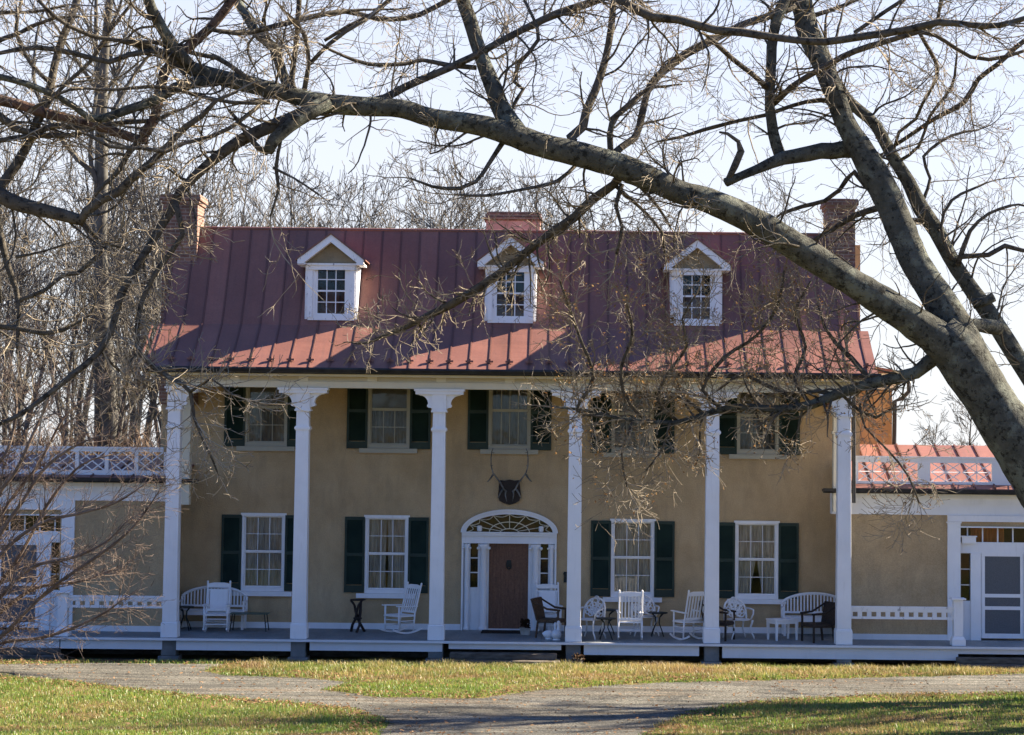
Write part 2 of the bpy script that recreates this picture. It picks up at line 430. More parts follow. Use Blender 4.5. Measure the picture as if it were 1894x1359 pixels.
def make_grass(name, green, gold, dead, balance):
    m, nt, p, out = nmat(name)
    nt.nodes.remove(p)
    g = N(nt, 'ShaderNodeNewGeometry')
    cg = ramp(nt, g.outputs['Random Per Island'], [(0.0, green), (0.5, tuple(x * 1.7 for x in green)), (0.8, gold), (1.0, dead)])
    cd = ramp(nt, g.outputs['Random Per Island'], [(0.0, tuple(x * 1.3 for x in green)), (0.35, gold), (1.0, dead)])
    n = N(nt, 'ShaderNodeTexNoise'); n.inputs['Scale'].default_value = 0.6; n.inputs['Detail'].default_value = 6; n.inputs['Roughness'].default_value = 0.72
    nt.links.new(g.outputs['Position'], n.inputs['Vector'])
    c = mixc(nt, ramp(nt, n.outputs[0], [(balance - 0.07, (0, 0, 0)), (balance + 0.07, (1, 1, 1))]), cg, cd)
    n3 = N(nt, 'ShaderNodeTexNoise'); n3.inputs['Scale'].default_value = 0.28; n3.inputs['Detail'].default_value = 6; n3.inputs['Roughness'].default_value = 0.7
    mp3 = N(nt, 'ShaderNodeMapping'); mp3.inputs['Location'].default_value = (7.3, 2.1, 0); mp3.inputs['Scale'].default_value = (1, 1.8, 1)
    nt.links.new(g.outputs['Position'], mp3.inputs[0]); nt.links.new(mp3.outputs[0], n3.inputs['Vector'])
    c = mixc(nt, ramp(nt, n3.outputs[0], [(0.54, (0, 0, 0)), (0.62, (0.8,) * 3)]), c, ramp(nt, g.outputs['Random Per Island'], [(0.0, (0.20, 0.12, 0.055)), (1.0, (0.32, 0.20, 0.10))]))
    c = mixc(nt, ramp(nt, n3.outputs[0], [(0.40, (0.8,) * 3), (0.50, (0, 0, 0))]), c, ramp(nt, g.outputs['Random Per Island'], [(0.0, (0.075, 0.15, 0.02)), (1.0, (0.22, 0.28, 0.05))]))
    d = N(nt, 'ShaderNodeBsdfDiffuse'); t = N(nt, 'ShaderNodeBsdfTranslucent')
    nt.links.new(c, d.inputs[0]); nt.links.new(c, t.inputs[0])
    mx = N(nt, 'ShaderNodeMixShader'); mx.inputs[0].default_value = 0.45
    gl = N(nt, 'ShaderNodeBsdfGlossy'); gl.inputs['Roughness'].default_value = 0.45
    m2 = N(nt, 'ShaderNodeMixShader'); m2.inputs[0].default_value = 0.035
    nt.links.new(d.outputs[0], mx.inputs[1]); nt.links.new(t.outputs[0], mx.inputs[2])
    nt.links.new(mx.outputs[0], m2.inputs[1]); nt.links.new(gl.outputs[0], m2.inputs[2])
    nt.links.new(m2.outputs[0], out.inputs[0])
    return m
M['grass'] = make_grass('lawn_grass', (0.085, 0.15, 0.02), (0.28, 0.27, 0.06), (0.30, 0.22, 0.10), 0.58)
M['tallgrass'] = make_grass('dry_golden_grass', (0.08, 0.10, 0.02), (0.32, 0.25, 0.085), (0.44, 0.33, 0.15), 0.48)
def make_ground():
    m, nt, p, _ = nmat('lawn_soil')
    v = coords(nt)
    c = ramp(nt, noise(nt, v, 0.55, 6, 0.65), [(0.38, (0.06, 0.08, 0.02)), (0.5, (0.14, 0.115, 0.045)), (0.6, (0.18, 0.115, 0.06))])
    c = mixc(nt, 1.0, c, ramp(nt, noise(nt, v, 18, 4), [(0.3, (0.6,) * 3), (0.7, (1.25,) * 3)]), 'MULTIPLY')
    nt.links.new(c, p.inputs['Base Color']); p.inputs['Roughness'].default_value = 1.0; p.inputs['Specular IOR Level'].default_value = 0.05
    bump(nt, p, noise(nt, v, 9, 7), 0.6, 0.06)
    return m
M['ground'] = make_ground()
def make_gravel():
    m, nt, p, _ = nmat('gravel')
    v = coords(nt)
    c = ramp(nt, noise(nt, v, 0.7, 5, 0.6), [(0.3, (0.105, 0.10, 0.083)), (0.7, (0.20, 0.19, 0.155))])
    c = mixc(nt, ramp(nt, noise(nt, coords(nt, (0.22, 1.6, 1)), 1.5, 6, 0.7), [(0.52, (0, 0, 0)), (0.7, (0.6,) * 3)]), c, (0.19, 0.125, 0.07))
    c = mixc(nt, 1.0, c, ramp(nt, noise(nt, coords(nt, (0.12, 1.9, 1)), 2.2, 4, 0.6), [(0.38, (0.62,) * 3), (0.6, (1.15,) * 3)]), 'MULTIPLY')
    vo = N(nt, 'ShaderNodeTexVoronoi'); vo.inputs['Scale'].default_value = 26
    nt.links.new(v, vo.inputs['Vector'])
    c = mixc(nt, 1.0, c, ramp(nt, vo.outputs['Distance'], [(0.1, (1.3,) * 3), (0.7, (0.6,) * 3)]), 'MULTIPLY')
    vc = N(nt, 'ShaderNodeSeparateColor'); nt.links.new(vo.outputs['Color'], vc.inputs[0])
    c = mixc(nt, 1.0, c, ramp(nt, vc.outputs[0], [(0.0, (0.7,) * 3), (1.0, (1.25,) * 3)]), 'MULTIPLY')
    nt.links.new(c, p.inputs['Base Color']); p.inputs['Roughness'].default_value = 0.95; p.inputs['Specular IOR Level'].default_value = 0.15
    bump(nt, p, noise(nt, v, 22, 6, 0.7), 0.9, 0.05)
    return m
M['gravel'] = make_gravel()

# ================================================================== GROUND
def axis(fine0, fine1, step, far):
    a = list(np.arange(fine0, fine1 + 1e-6, step))
    s, lo, hi = step, fine0, fine1
    while hi < far:
        s *= 1.35; hi += s; lo -= s
        a = [lo] + a + [hi]
    return np.array(a)
gx, gy = axis(-18, 18, 0.35, 600), axis(-17, 1, 0.3, 600)
GX, GY = np.meshgrid(gx, gy)
GZ = terrain(GX, GY)
g = MB(); nx = len(gx)
g.v = list(zip(GX.ravel().tolist(), GY.ravel().tolist(), GZ.ravel().tolist()))
g.f = [(j * nx + i, j * nx + i + 1, (j + 1) * nx + i + 1, (j + 1) * nx + i) for j in range(len(gy) - 1) for i in range(nx - 1)]
tag(build(g, 'ground', M['ground'], smooth=True), None, None, kind='structure')

DRIVE = [(-700, 1232), (0, 1228), (200, 1226), (430, 1228), (380, 1240), (420, 1249), (560, 1253), (660, 1262), (600, 1276), (700, 1289),
         (880, 1292), (1000, 1276), (1200, 1263), (1500, 1256), (1894, 1246), (2500, 1240), (2500, 1285), (1894, 1282), (1600, 1286),
         (1400, 1297), (1290, 1315), (1225, 1340), (1190, 1365), (1130, 1420), (640, 1420), (690, 1365), (715, 1335), (640, 1308),
         (480, 1296), (300, 1281), (150, 1263), (0, 1251), (-700, 1250)]
def in_poly(px, py, poly):
    c = np.zeros(px.shape, bool); j = len(poly) - 1
    for i in range(len(poly)):
        xi, yi = poly[i]; xj, yj = poly[j]
        c ^= ((yi > py) != (yj > py)) & (px < (xj - xi) * (py - yi) / (yj - yi + 1e-12) + xi)
        j = i
    return c
rng = np.random.default_rng(7)
dx, dy = np.arange(-20, 17, 0.09), np.arange(-17, 0.4, 0.07)
DX, DY = np.meshgrid(dx, dy)
JX = DX + 0.05 * np.sin(DX * 7 + DY * 11); JY = DY + 0.04 * np.sin(DX * 5.3) + 0.03 * np.sin(DY * 9 + DX * 13)
DZ = terrain(DX, DY) + 0.006
ppx, ppy = pix(np.stack([JX, JY, terrain(JX, JY)], -1))
ins = in_poly(ppx + 6 * rng.standard_normal(ppx.shape), ppy + 0.7 * rng.standard_normal(ppx.shape), DRIVE)
ins |= (DY > -1.15)                                          # bare strip under and along the porch
d = MB(); ids = -np.ones(DX.shape, int)
cell = ins[:-1, :-1] & ins[1:, 1:]
use = np.zeros(DX.shape, bool)
for a in (slice(None, -1), slice(1, None)):
    for b in (slice(None, -1), slice(1, None)): use[a, b] |= cell
ids[use] = np.arange(use.sum())
d.v = list(zip(DX[use].tolist(), DY[use].tolist(), DZ[use].tolist()))
jj, ii = np.nonzero(cell)
d.f = list(zip(ids[jj, ii].tolist(), ids[jj, ii + 1].tolist(), ids[jj + 1, ii + 1].tolist(), ids[jj + 1, ii].tolist()))
tag(build(d, 'driveway', M['gravel'], smooth=True), None, None, kind='structure')

def blades(name, n, region, hmin, hmax, mat, keep, label, width=0.007, seed=1):
    r = np.random.default_rng(seed)
    x = r.uniform(region[0], region[1], n); y = r.uniform(region[2], region[3], n)
    z = terrain(x, y)
    px, py = pix(np.stack([x, y, z], -1))
    k = keep(x, y, px, py, r)
    x, y, z = x[k], y[k], z[k]; n = len(x)
    cl = 0.55 + 0.9 * (np.sin(x * 3.1 + 2 * np.sin(y * 2.3)) * np.sin(y * 3.7 + np.sin(x * 1.9)) * 0.5 + 0.5)
    h = r.uniform(hmin, hmax, n) * cl
    a = r.uniform(0, 2 * np.pi, n); b = r.uniform(0, 2 * np.pi, n); ln = h * r.uniform(0.15, 0.9, n)
    w = width * r.uniform(0.7, 1.4, n)
    ca, sa = np.cos(a) * w, np.sin(a) * w
    P = np.stack([np.stack([x - ca, y - sa, z - 0.01], -1), np.stack([x + ca, y + sa, z - 0.01], -1),
                  np.stack([x + ca * .7 + np.cos(b) * ln * .35, y + sa * .7 + np.sin(b) * ln * .35, z + h * .6], -1),
                  np.stack([x - ca * .7 + np.cos(b) * ln * .35, y - sa * .7 + np.sin(b) * ln * .35, z + h * .6], -1),
                  np.stack([x + np.cos(b) * ln, y + np.sin(b) * ln, z + h * (1 - 0.25 * ln / h)], -1)], 1).reshape(-1, 3)
    i5 = 5 * np.arange(n)
    loops = np.stack([i5, i5 + 1, i5 + 2, i5 + 3, i5 + 3, i5 + 2, i5 + 4], -1).ravel()
    me = bpy.data.meshes.new(name)
    me.vertices.add(5 * n); me.vertices.foreach_set('co', P.astype(np.float32).ravel())
    me.loops.add(7 * n); me.loops.foreach_set('vertex_index', loops.astype(np.int32))
    me.polygons.add(2 * n)
    st = np.stack([7 * np.arange(n), 7 * np.arange(n) + 4], -1).ravel()
    me.polygons.foreach_set('loop_start', st.astype(np.int32))
    me.update(calc_edges=True)
    me.materials.append(mat)
    o = bpy.data.objects.new(name, me); COL.objects.link(o)
    return tag(o, label, 'grass', kind='stuff')
def off_drive(px, py, r):
    return ~in_poly(px + 8 * r.standard_normal(px.shape), py + 1.2 * r.standard_normal(px.shape), DRIVE)
def patchy(x, y):
    return np.sin(x * 0.9 + 1.7 * np.sin(y * 1.1)) * np.sin(y * 1.3 + np.sin(x * 0.7)) * 0.5 + 0.5
blades('grass', 470000, (-14, 13.5, -17.0, -1.4), 0.03, 0.085, M['grass'],
       lambda x, y, px, py, r: off_drive(px, py, r) & (r.random(len(x)) < 0.35 + 0.65 * patchy(x, y)) & (py > 1215), 'short patchy lawn of green and straw coloured grass round the drive', 0.0055, 3)
blades('tall_grass', 90000, (-8, 13.5, -6.2, -2.6), 0.06, 0.15, M['tallgrass'],
       lambda x, y, px, py, r: off_drive(px, py, r) & (px > 440 + 60 * r.standard_normal(len(x))) & (r.random(len(x)) < 0.30 + 0.7 * np.exp(-((y + 4.3) / 0.7) ** 2)), 'taller dry golden grass along the porch front', 0.0045, 4)
def litter(n, region, seed):
    r = np.random.default_rng(seed); mb = MB()
    x = r.uniform(region[0], region[1], n); y = r.uniform(region[2], region[3], n)
    px, py = pix(np.stack([x, y, terrain(x, y)], -1))
    edge = ~in_poly(px, py, DRIVE) & (in_poly(px, py - 9, DRIVE) | in_poly(px, py + 9, DRIVE) | in_poly(px + 60, py, DRIVE) | in_poly(px - 60, py, DRIVE))
    k = (r.random(n) < np.where(edge, 0.8, 0.05))
    for a, b in zip(x[k], y[k]):
        s = r.uniform(0.02, 0.05); t = r.uniform(0, 6.28); z = float(terrain(a, b)) + r.uniform(0.012, 0.05)
        c, q = math.cos(t) * s, math.sin(t) * s
        mb.add([(a - c, b - q, z), (a + q * .6, b - c * .6, z + r.uniform(-.01, .02)), (a + c, b + q, z + r.uniform(0, .03)), (a - q * .6, b + c * .6, z + r.uniform(-.01, .02))], [(0, 1, 2), (0, 2, 3)])
    o = build(mb, 'fallen_leaves', M['litter'])
    tag(o, 'scattered brown fallen leaves on the lawn and drive edges', 'leaf litter', kind='stuff')
litter(70000, (-14, 13, -16.5, -1.5), 9)

# ================================================================== HOUSE
YW, YG = 2.6, 1.3                      # main wall front, wing wall front
ZF = Z(937, 1187, -0.28)               # porch floor
HL = (0.0, 3.0, 0.0)
house = root('house', HL, 'ochre stucco house with red metal roof, three dormers and a tall white columned porch', 'house', world_built=True)
def part(mb, name, mat, parent=None, **k): return build(mb, name, mat, parent or house, **k)
XL, XR = X(293, 1000, YW), X(1590, 1000, YW)
ze = (Z(262, 677, -.55) + Z(1622, 692, -.55)) / 2
zb = (Z(290, 603, 1.05) + Z(1600, 607, 1.05)) / 2
zr = (Z(375, 421, 2.35) + Z(1530, 435, 2.35)) / 2
UL, UR = X(300, 590, 1.05), X(1592, 590, 1.05)
EL, ER = X(266, 677, -.55), X(1624, 692, -.55)
upper = [(2.35, zr), (1.98, zr - .33 * (zr - zb)), (1.52, zr - .685 * (zr - zb)), (1.05, zb)]
lower = [(1.05, zb), (.45, zb - .41 * (zb - ze)), (-.55, ze)]
YR = 8.2
def zrear(y): return zr - (y - 2.35) * 0.66
def roof_z(y):
    pts = (upper + lower[1:])[::-1]
    return float(np.interp(y, [p[0] for p in pts], [p[1] for p in pts]))
# ---- walls with openings
def holed_wall(mb, x0, x1, z0, z1, y0, y1, holes):
    xs = sorted({x0, x1, *[h[0] for h in holes], *[h[1] for h in holes]})
    for a, b in zip(xs[:-1], xs[1:]):
        c = (a + b) / 2
        hs = sorted([(h[2], h[3]) for h in holes if h[0] < c < h[1]])
        z = z0
        for lo, hi in hs:
            if lo > z: mb.box(a, b, y0, y1, z, lo)
            z = max(z, hi)
        if z < z1: mb.box(a, b, y0, y1, z, z1)
LOW = [(487, 950, 1), (715, 954, 2), (1170, 961, 4), (1399.5, 964.5, 5)]
UPP = [(492, 825, 1), (718.5, 829, 2), (942, 831, 3), (1169.5, 837, 4), (1401.5, 840, 5)]
wins = []
for cx, top, i in LOW:
    wins.append((X(cx - 40, top + 70, YW), X(cx + 40, top + 70, YW), Z(cx, top + 143, YW), Z(cx, top, YW), 'low', i, cx))
for cx, bot, i in UPP:
    wins.append((X(cx - 39, bot, YW), X(cx + 39, bot, YW), Z(cx, bot, YW), Z(cx, bot - 141, YW), 'up', i, cx))
DX0, DX1 = X(853.5, 1060, YW), X(1029, 1060, YW)
DZ1, DZS = Z(941, 944, YW), Z(941, 985, YW)
ZC = Z(937, 711, -.2)                   # porch ceiling
ZT = zrear(YW) - .05
mw = MB()
holed_wall(mw, XL, XR, -0.1, ZT, YW, YW + .35, [w[:4] for w in wins] + [(DX0, DX1, ZF - .02, DZ1)])
cxd, ad, bd = (DX0 + DX1) / 2, (DX1 - DX0) / 2, DZ1 - DZS
for k in range(24):                     # wall above the elliptical arch
    a0, a1 = DX0 + (DX1 - DX0) * k / 24, DX0 + (DX1 - DX0) * (k + 1) / 24
    e0, e1 = [DZS + bd * math.sqrt(max(0, 1 - ((a - cxd) / ad) ** 2)) for a in (a0, a1)]
    mw.prism([(a0, e0), (a1, e1), (a1, DZ1), (a0, DZ1)], YW + .001, YW + .3, 'y')
mw.box(XL, XR, YR - .3, YR, -0.1, zrear(YR) - .1)
mw.box(XL + .3, XR - .3, YW + .36, YR - .3, ZF + 2.95, ZF + 3.15)   # storey between the rooms
for xa, xb in ((XL, XL + .3), (XR - .3, XR)):
    ua, ub = (UL + .04, UL + .3) if xa == XL else (UR - .3, UR - .04)
    mw.prism([(YW + .35, -.1), (YR - .3, -.1), (YR - .3, zrear(YR - .3) - .1), (YW + .35, ZT)], xa, xb, 'x')
    mw.prism([(1.12, ZC + .2), (YW, ZC + .2), (YW, zrear(YW) - .06), (2.36, zr - .08)] + [(y + .05, z - .06) for y, z in upper[1:3]] + [(1.12, zb - .03)], ua, ub, 'x')
part(mw, 'wall', M['stucco'])
bb = MB(); bb.box(XL + .02, DX0 - .01, YW - .035, YW - .001, ZF, ZF + .14).box(DX1 + .01, XR - .02, YW - .035, YW - .001, ZF, ZF + .14)
part(bb, 'baseboard', M['white'])
# ---- windows
def sheet(mb, x0, x1, z0, z1, y, folds=9, amp=.02, n=40):
    n = max(6, int(n)); vs = []
    for i in range(n + 1):
        t = i / n; xx = x0 + (x1 - x0) * t; yy = y + amp * math.sin(t * folds * 6.28)
        vs += [(xx, yy, z0), (xx, yy, z1)]
    mb.add(vs, [(2 * i, 2 * i + 2, 2 * i + 3, 2 * i + 1) for i in range(n)])
for x0, x1, z0, z1, kind, i, cx in wins:
    f = MB(); fw = .058; H = z1 - z0
    for a, b in ((x0, x0 + fw), (x1 - fw, x1)): f.box(a, b, YW - .03, YW + .12, z0, z1)
    f.box(x0 + fw, x1 - fw, YW - .03, YW + .12, z1 - fw, z1).box(x0 + fw, x1 - fw, YW - .03, YW + .12, z0, z0 + .09)
    f.box(x0 - .03, x1 + .03, YW - .05, YW - .031, z1 - .055, z1 + .02)
    a, b, lo, hi = x0 + fw, x1 - fw, z0 + .09, z1 - fw
    mid = (lo + hi) / 2
    cuts = [2 / 3 - 1 / 3, 2 / 3] if i != 3 or kind == 'low' else [.25, .5, .75]
    mt = .016
    for half, yy in ((0, YW + .045), (1, YW + .02)):
        l, h = (lo, mid) if half == 0 else (mid, hi)
        for a0, a1, c0, c1 in ((a, a + .032, l, h), (b - .032, b, l, h), (a + .032, b - .032, l, l + .035), (a + .032, b - .032, h - .03, h)):
            f.box(a0, a1, yy, yy + .035, c0, c1)
        if kind == 'up' and half == 1 and i != 3: continue
        for c in cuts: f.box(a + .04 + (b - a - .08) * c - mt / 2, a + .04 + (b - a - .08) * c + mt / 2, yy + .005, yy + .03, l + .045, h - .04)
        if not (i == 3 and kind == 'up'):
            f.box(a + .04, b - .04, yy + .007, yy + .028, (l + h) / 2 - mt / 2, (l + h) / 2 + mt / 2)
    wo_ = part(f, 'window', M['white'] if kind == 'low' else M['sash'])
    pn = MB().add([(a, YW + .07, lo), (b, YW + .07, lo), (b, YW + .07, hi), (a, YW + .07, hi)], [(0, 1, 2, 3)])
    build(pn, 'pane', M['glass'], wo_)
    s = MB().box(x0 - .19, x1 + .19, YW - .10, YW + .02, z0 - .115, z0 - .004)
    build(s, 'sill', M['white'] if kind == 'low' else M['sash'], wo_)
    c = MB()
    if kind == 'low':
        gap = {1: (.0, .0), 2: (.01, .07), 4: (.0, .0), 5: (.0, .30)}[i]
        m_ = (a + b) / 2
        for sgn, e in ((-1, a), (1, b)):
            n = 26; vs = []
            for k in range(n + 1):
                t = k / n
                for q in range(7):
                    u = q / 6
                    g_ = (gap[0] + (gap[1] - gap[0]) * (1 - abs(u - .30) / .7 if i == 2 else max(0, 1 - u / .55))) / 2
                    inner = m_ + sgn * g_
                    vs.append((e + (inner - e) * t, YW + .13 + .015 * math.sin(t * 5 * 6.28 + sgn + u), lo + (hi - lo) * u))
            c.add(vs, [(7 * k + q, 7 * k + 7 + q, 7 * k + 8 + q, 7 * k + 1 + q) for k in range(n) for q in range(6)])
        build(c, 'curtain', M['curtain'], wo_)
    else:
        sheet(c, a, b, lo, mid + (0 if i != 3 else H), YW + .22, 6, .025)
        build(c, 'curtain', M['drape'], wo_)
        if i != 3:
            s2 = MB().box(a, b, YW + .13, YW + .14, mid - .02, hi)
            build(s2, 'blind', M['blind'], wo_)
# ---- shutters (louvred)
def shutter(x0, x1, z0, z1, tilt=0):
    m = MB(); y0, y1 = YW - .055, YW - .012
    st = .055
    for a, b in ((x0, x0 + st), (x1 - st, x1)): m.box(a, b, y0, y1, z0, z1)
    for lo, hi in ((z0, z0 + .17), (z1 - .08, z1), ((z0 + z1) / 2 - .04, (z0 + z1) / 2 + .04)): m.box(x0 + st, x1 - st, y0 + .002, y1 - .002, lo, hi)
    z = z0 + .19
    while z < z1 - .09:
        m.add([(x0 + st, y0 + .006, z), (x1 - st, y0 + .006, z), (x1 - st, y1 - .004, z + .045), (x0 + st, y1 - .004, z + .045)], [(0, 1, 2, 3)])
        z += .042
    o = part(m, 'shutter', M['shutter'])
    return o
for cx, top, i in LOW:
    for l, r_ in ((cx - 77.5, cx - 40.5), (cx + 40, cx + 77.5)):
        shutter(X(l, top + 70, YW), X(r_, top + 70, YW), Z(cx, top + 142, YW), Z(cx, top + 2, YW))
for cx, bot, i in UPP:
    for l, r_ in ((cx - 77.5, cx - 39), (cx + 39, cx + 77.5)):
        shutter(X(l, bot, YW), X(r_, bot, YW), Z(cx, bot + 1, YW), Z(cx, bot - 139, YW))
# ---- doorway
def arch(mb, cx, zs, a, b, a2, b2, y0, y1, n=28):
    for k in range(n):
        t0, t1 = math.pi * k / n, math.pi * (k + 1) / n
        q = [(cx + a * math.cos(t), zs + b * math.sin(t)) for t in (t0, t1)] + [(cx + a2 * math.cos(t), zs + b2 * math.sin(t)) for t in (t1, t0)]
        mb.prism(q, y0, y1, 'y')
dy0 = YW - .06
def dX(p): return X(p, 1060, YW)
def dZ(p): return Z(941, p, YW)
ds = MB()
arch(ds, cxd, DZS, ad, bd, ad - .10, bd - .09, dy0, YW + .1)
arch(ds, cxd, DZS, ad + .03, bd + .03, ad - .02, bd - .02, dy0 - .03, dy0 - .001)
for a, b in ((853.5, 857), (1025.5, 1029)): ds.box(dX(a), dX(b), dy0 - .02, YW + .1, ZF, DZS)
ds.box(dX(853.5), dX(1029), dy0 - .05, YW + .12, dZ(991), dZ(984.5)).box(dX(857), dX(1025.5), dy0 - .005, YW + .12, dZ(1005), dZ(991.2))
ds.box(dX(855), dX(1027), dy0 - .075, dy0 - .051, dZ(986.5), dZ(983.5))
for a, b in ((857, 869.5), (883.5, 904), (977, 999.5), (1013.5, 1025.5)): ds.box(dX(a), dX(b), YW + .02, YW + .12, ZF, dZ(1005.2))
for a, b in ((869.5, 883.5), (999.5, 1013.5)):
    ds.box(dX(a), dX(b), YW + .03, YW + .1, ZF, dZ(1087)).box(dX(a + 2), dX(b - 2), YW + .018, YW + .029, dZ(1150), dZ(1097))
    for zz in (1032.5, 1059.5): ds.box(dX(a), dX(b), YW + .03, YW + .06, dZ(zz + 1), dZ(zz - 1))
ds.box(dX(904), dX(977), YW - .08, YW + .1, ZF, ZF + .04)
sd = part(ds, 'door_surround', M['white'])
for cx_, r_ in ((894.5, .095), (990.5, .095), (863.5, .06), (1019.5, .06)):
    cm = MB(); x_ = dX(cx_); top = dZ(1006); h = top - ZF
    cm.lathe([(r_ * 1.35, .005), (r_ * 1.35, .05), (r_ * 1.2, .07), (r_, .12), (r_ * .88, h - .18), (r_, h - .16), (r_ * 1.1, h - .10), (r_ * 1.25, h - .05), (r_ * 1.25, h - .002)], (x_, dy0 + .02, ZF), 14)
    for s_ in (-1, 1):
        a_ = np.linspace(0, 6.28, 9)
        cm.tube([(x_ + s_ * r_ * 1.35, dy0 - r_ * 1.1, top - .10), (x_ + s_ * r_ * 1.35, dy0 + r_, top - .10)], r_ * .42, 8)
    build(cm, 'ionic_column', M['white'], sd, smooth=True)
fl = MB()
ga, gb = ad - .10, bd - .09
for k in range(1, 8):
    t = math.pi * k / 8
    fl.bar((cxd + .22 * math.cos(t), YW + .02, DZS + .09 * math.sin(t)), (cxd + ga * .99 * math.cos(t), YW + .02, DZS + gb * .99 * math.sin(t)), .016, .03)
arch(fl, cxd, DZS, .50, gb * .60, .478, gb * .60 - .02, YW + .004, YW + .035)
arch(fl, cxd, DZS, .23, .105, .21, .085, YW + .003, YW + .036)
for k in range(8):
    t0, t1 = math.pi * k / 8, math.pi * (k + 1) / 8
    pts = []
    for q in np.linspace(0, 1, 7):
        t = t0 + (t1 - t0) * q; sc_ = 1 - .13 * math.sin(math.pi * q)
        pts.append((cxd + ga * .985 * sc_ * math.cos(t), YW + .02, DZS + gb * .985 * sc_ * math.sin(t)))
    fl.tube(pts, .011, 4)
fo = part(fl, 'fanlight', M['cream'])
gm = MB(); vs = [(cxd, YW + .05, DZS)] + [(cxd + ga * math.cos(t), YW + .05, DZS + gb * math.sin(t)) for t in np.linspace(0, math.pi, 25)]
gm.add(vs, [(0, k, k + 1) for k in range(1, 25)])
build(gm, 'pane', M['glass'], fo)
lm = MB()
for q in (886, 1000): lm.lathe([(.045, 0), (.06, .03), (.06, .12), (.04, .14)], (dX(q), YW - .03, dZ(983)), 10)
build(lm, 'porch_light', M['white'], fo)
for a, b in ((871, 882.5), (1001, 1012.5)):
    g_ = MB().add([(dX(a), YW + .07, dZ(1087)), (dX(b), YW + .07, dZ(1087)), (dX(b), YW + .07, dZ(1005)), (dX(a), YW + .07, dZ(1005))], [(0, 1, 2, 3)])
    part(g_, 'sidelight_pane', M['glass'])
dm = MB().box(dX(904.2), dX(976.8), YW + .05, YW + .10, ZF + .04, dZ(1005.3))
w_ = dX(976.8) - dX(904.2)
for k in range(1, 6): dm.box(dX(904.2) + w_ * k / 6 - .004, dX(904.2) + w_ * k / 6 + .004, YW + .046, YW + .0495, ZF + .05, dZ(1006))
do = part(dm, 'door', M['doorwood'])
kn = MB(); kx, kz = dX(941), dZ(1043)
kn.prism([(kx - .05, kz + .09), (kx + .05, kz + .09), (kx + .065, kz), (kx + .04, kz - .08), (kx - .04, kz - .08), (kx - .065, kz)], YW + .03, YW + .049, 'y')
kn.tube([(kx + .055 * math.cos(t), YW + .015, kz - .05 + .07 * math.sin(t)) for t in np.linspace(2.6, 6.8, 9)], .014, 6)
build(kn, 'knocker', M['iron'], do)
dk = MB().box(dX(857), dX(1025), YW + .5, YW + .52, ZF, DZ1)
part(dk, 'dark_hall_sheet', M['dark'])  # dark sheet standing for the unlit hall behind the doorway
# ---- porch floor, fascia, piers, steps
FX0, FX1 = X(-330, 1187, -.28), X(2330, 1190, -.28)
fm = MB(); nb = 34
for k in range(nb):
    a, b = FX0 + (FX1 - FX0) * k / nb, FX0 + (FX1 - FX0) * (k + 1) / nb
    fm.box(a, b - .004, -.26, YW - .001, ZF - .045, ZF)
part(fm, 'porch_floor', M['floorpaint'])
part(MB().box(FX0, FX1, -.30, -.262, ZF - .05, ZF + .002), 'floor_nosing', M['worn'])
def fz(p, q): return Z(p, q, -.2)
fa = MB()
def board(a, b, y0, y1): fa.box(X(a, y0, -.2), X(b, y0, -.2), -.21, -.17, fz((a + b) / 2, y1), ZF - .05)
board(112, 300, 1186, 1200); board(326, 538, 1186, 1203); board(573, 818, 1188, 1204); board(830, 1038, 1190, 1201)
board(1080, 1293, 1192, 1212); board(1336, 1772, 1195, 1219); board(1772, 2300, 1204, 1212); board(-300, 110, 1180, 1197)
fo2 = part(fa, 'porch_fascia', M['worn'])
CXS = [X(p, 1170, 0) for p in (315, 553.7, 807, 1060.5, 1315.6, 1559.6)]
for k, x_ in enumerate(CXS):
    m = MB().box(x_ - .17, x_ + .17, -.19, .2, .12, ZF - .052).box(x_ - .23, x_ + .23, -.25, .26, -.15, .119)
    part(m, 'pier', M['concrete'], bevel=.015)
part(MB().box(XL, XR, 1.2, 1.5, -.2, ZF - .05).box(XL - 12, XL - .01, 1.2, 1.5, -.2, ZF - .05).box(XR + .01, XR + 12, 1.2, 1.5, -.2, ZF - .05), 'foundation', M['stone'])
sm = MB().box(X(822, 1210, -.7), X(1036, 1210, -.7), -.95, -.24, -.1, .16).box(X(832, 1200, -.5), X(1030, 1200, -.5), -.6, -.23, .161, .29)
part(sm, 'step', M['stone'], bevel=.02)
part(MB().box(X(-240, 1210, -.6), X(112, 1210, -.6), -.75, -.24, -.1, .15).box(X(-240, 1200, -.5), X(108, 1200, -.5), -.5, -.23, .151, .28), 'step', M['stone'], bevel=.02)
part(MB().box(X(1770, 1220, -.6), X(2200, 1220, -.6), -.75, -.24, -.1, .17).box(X(1772, 1210, -.5), X(2200, 1210, -.5), -.5, -.23, .171, .30), 'step', M['stone'], bevel=.02)
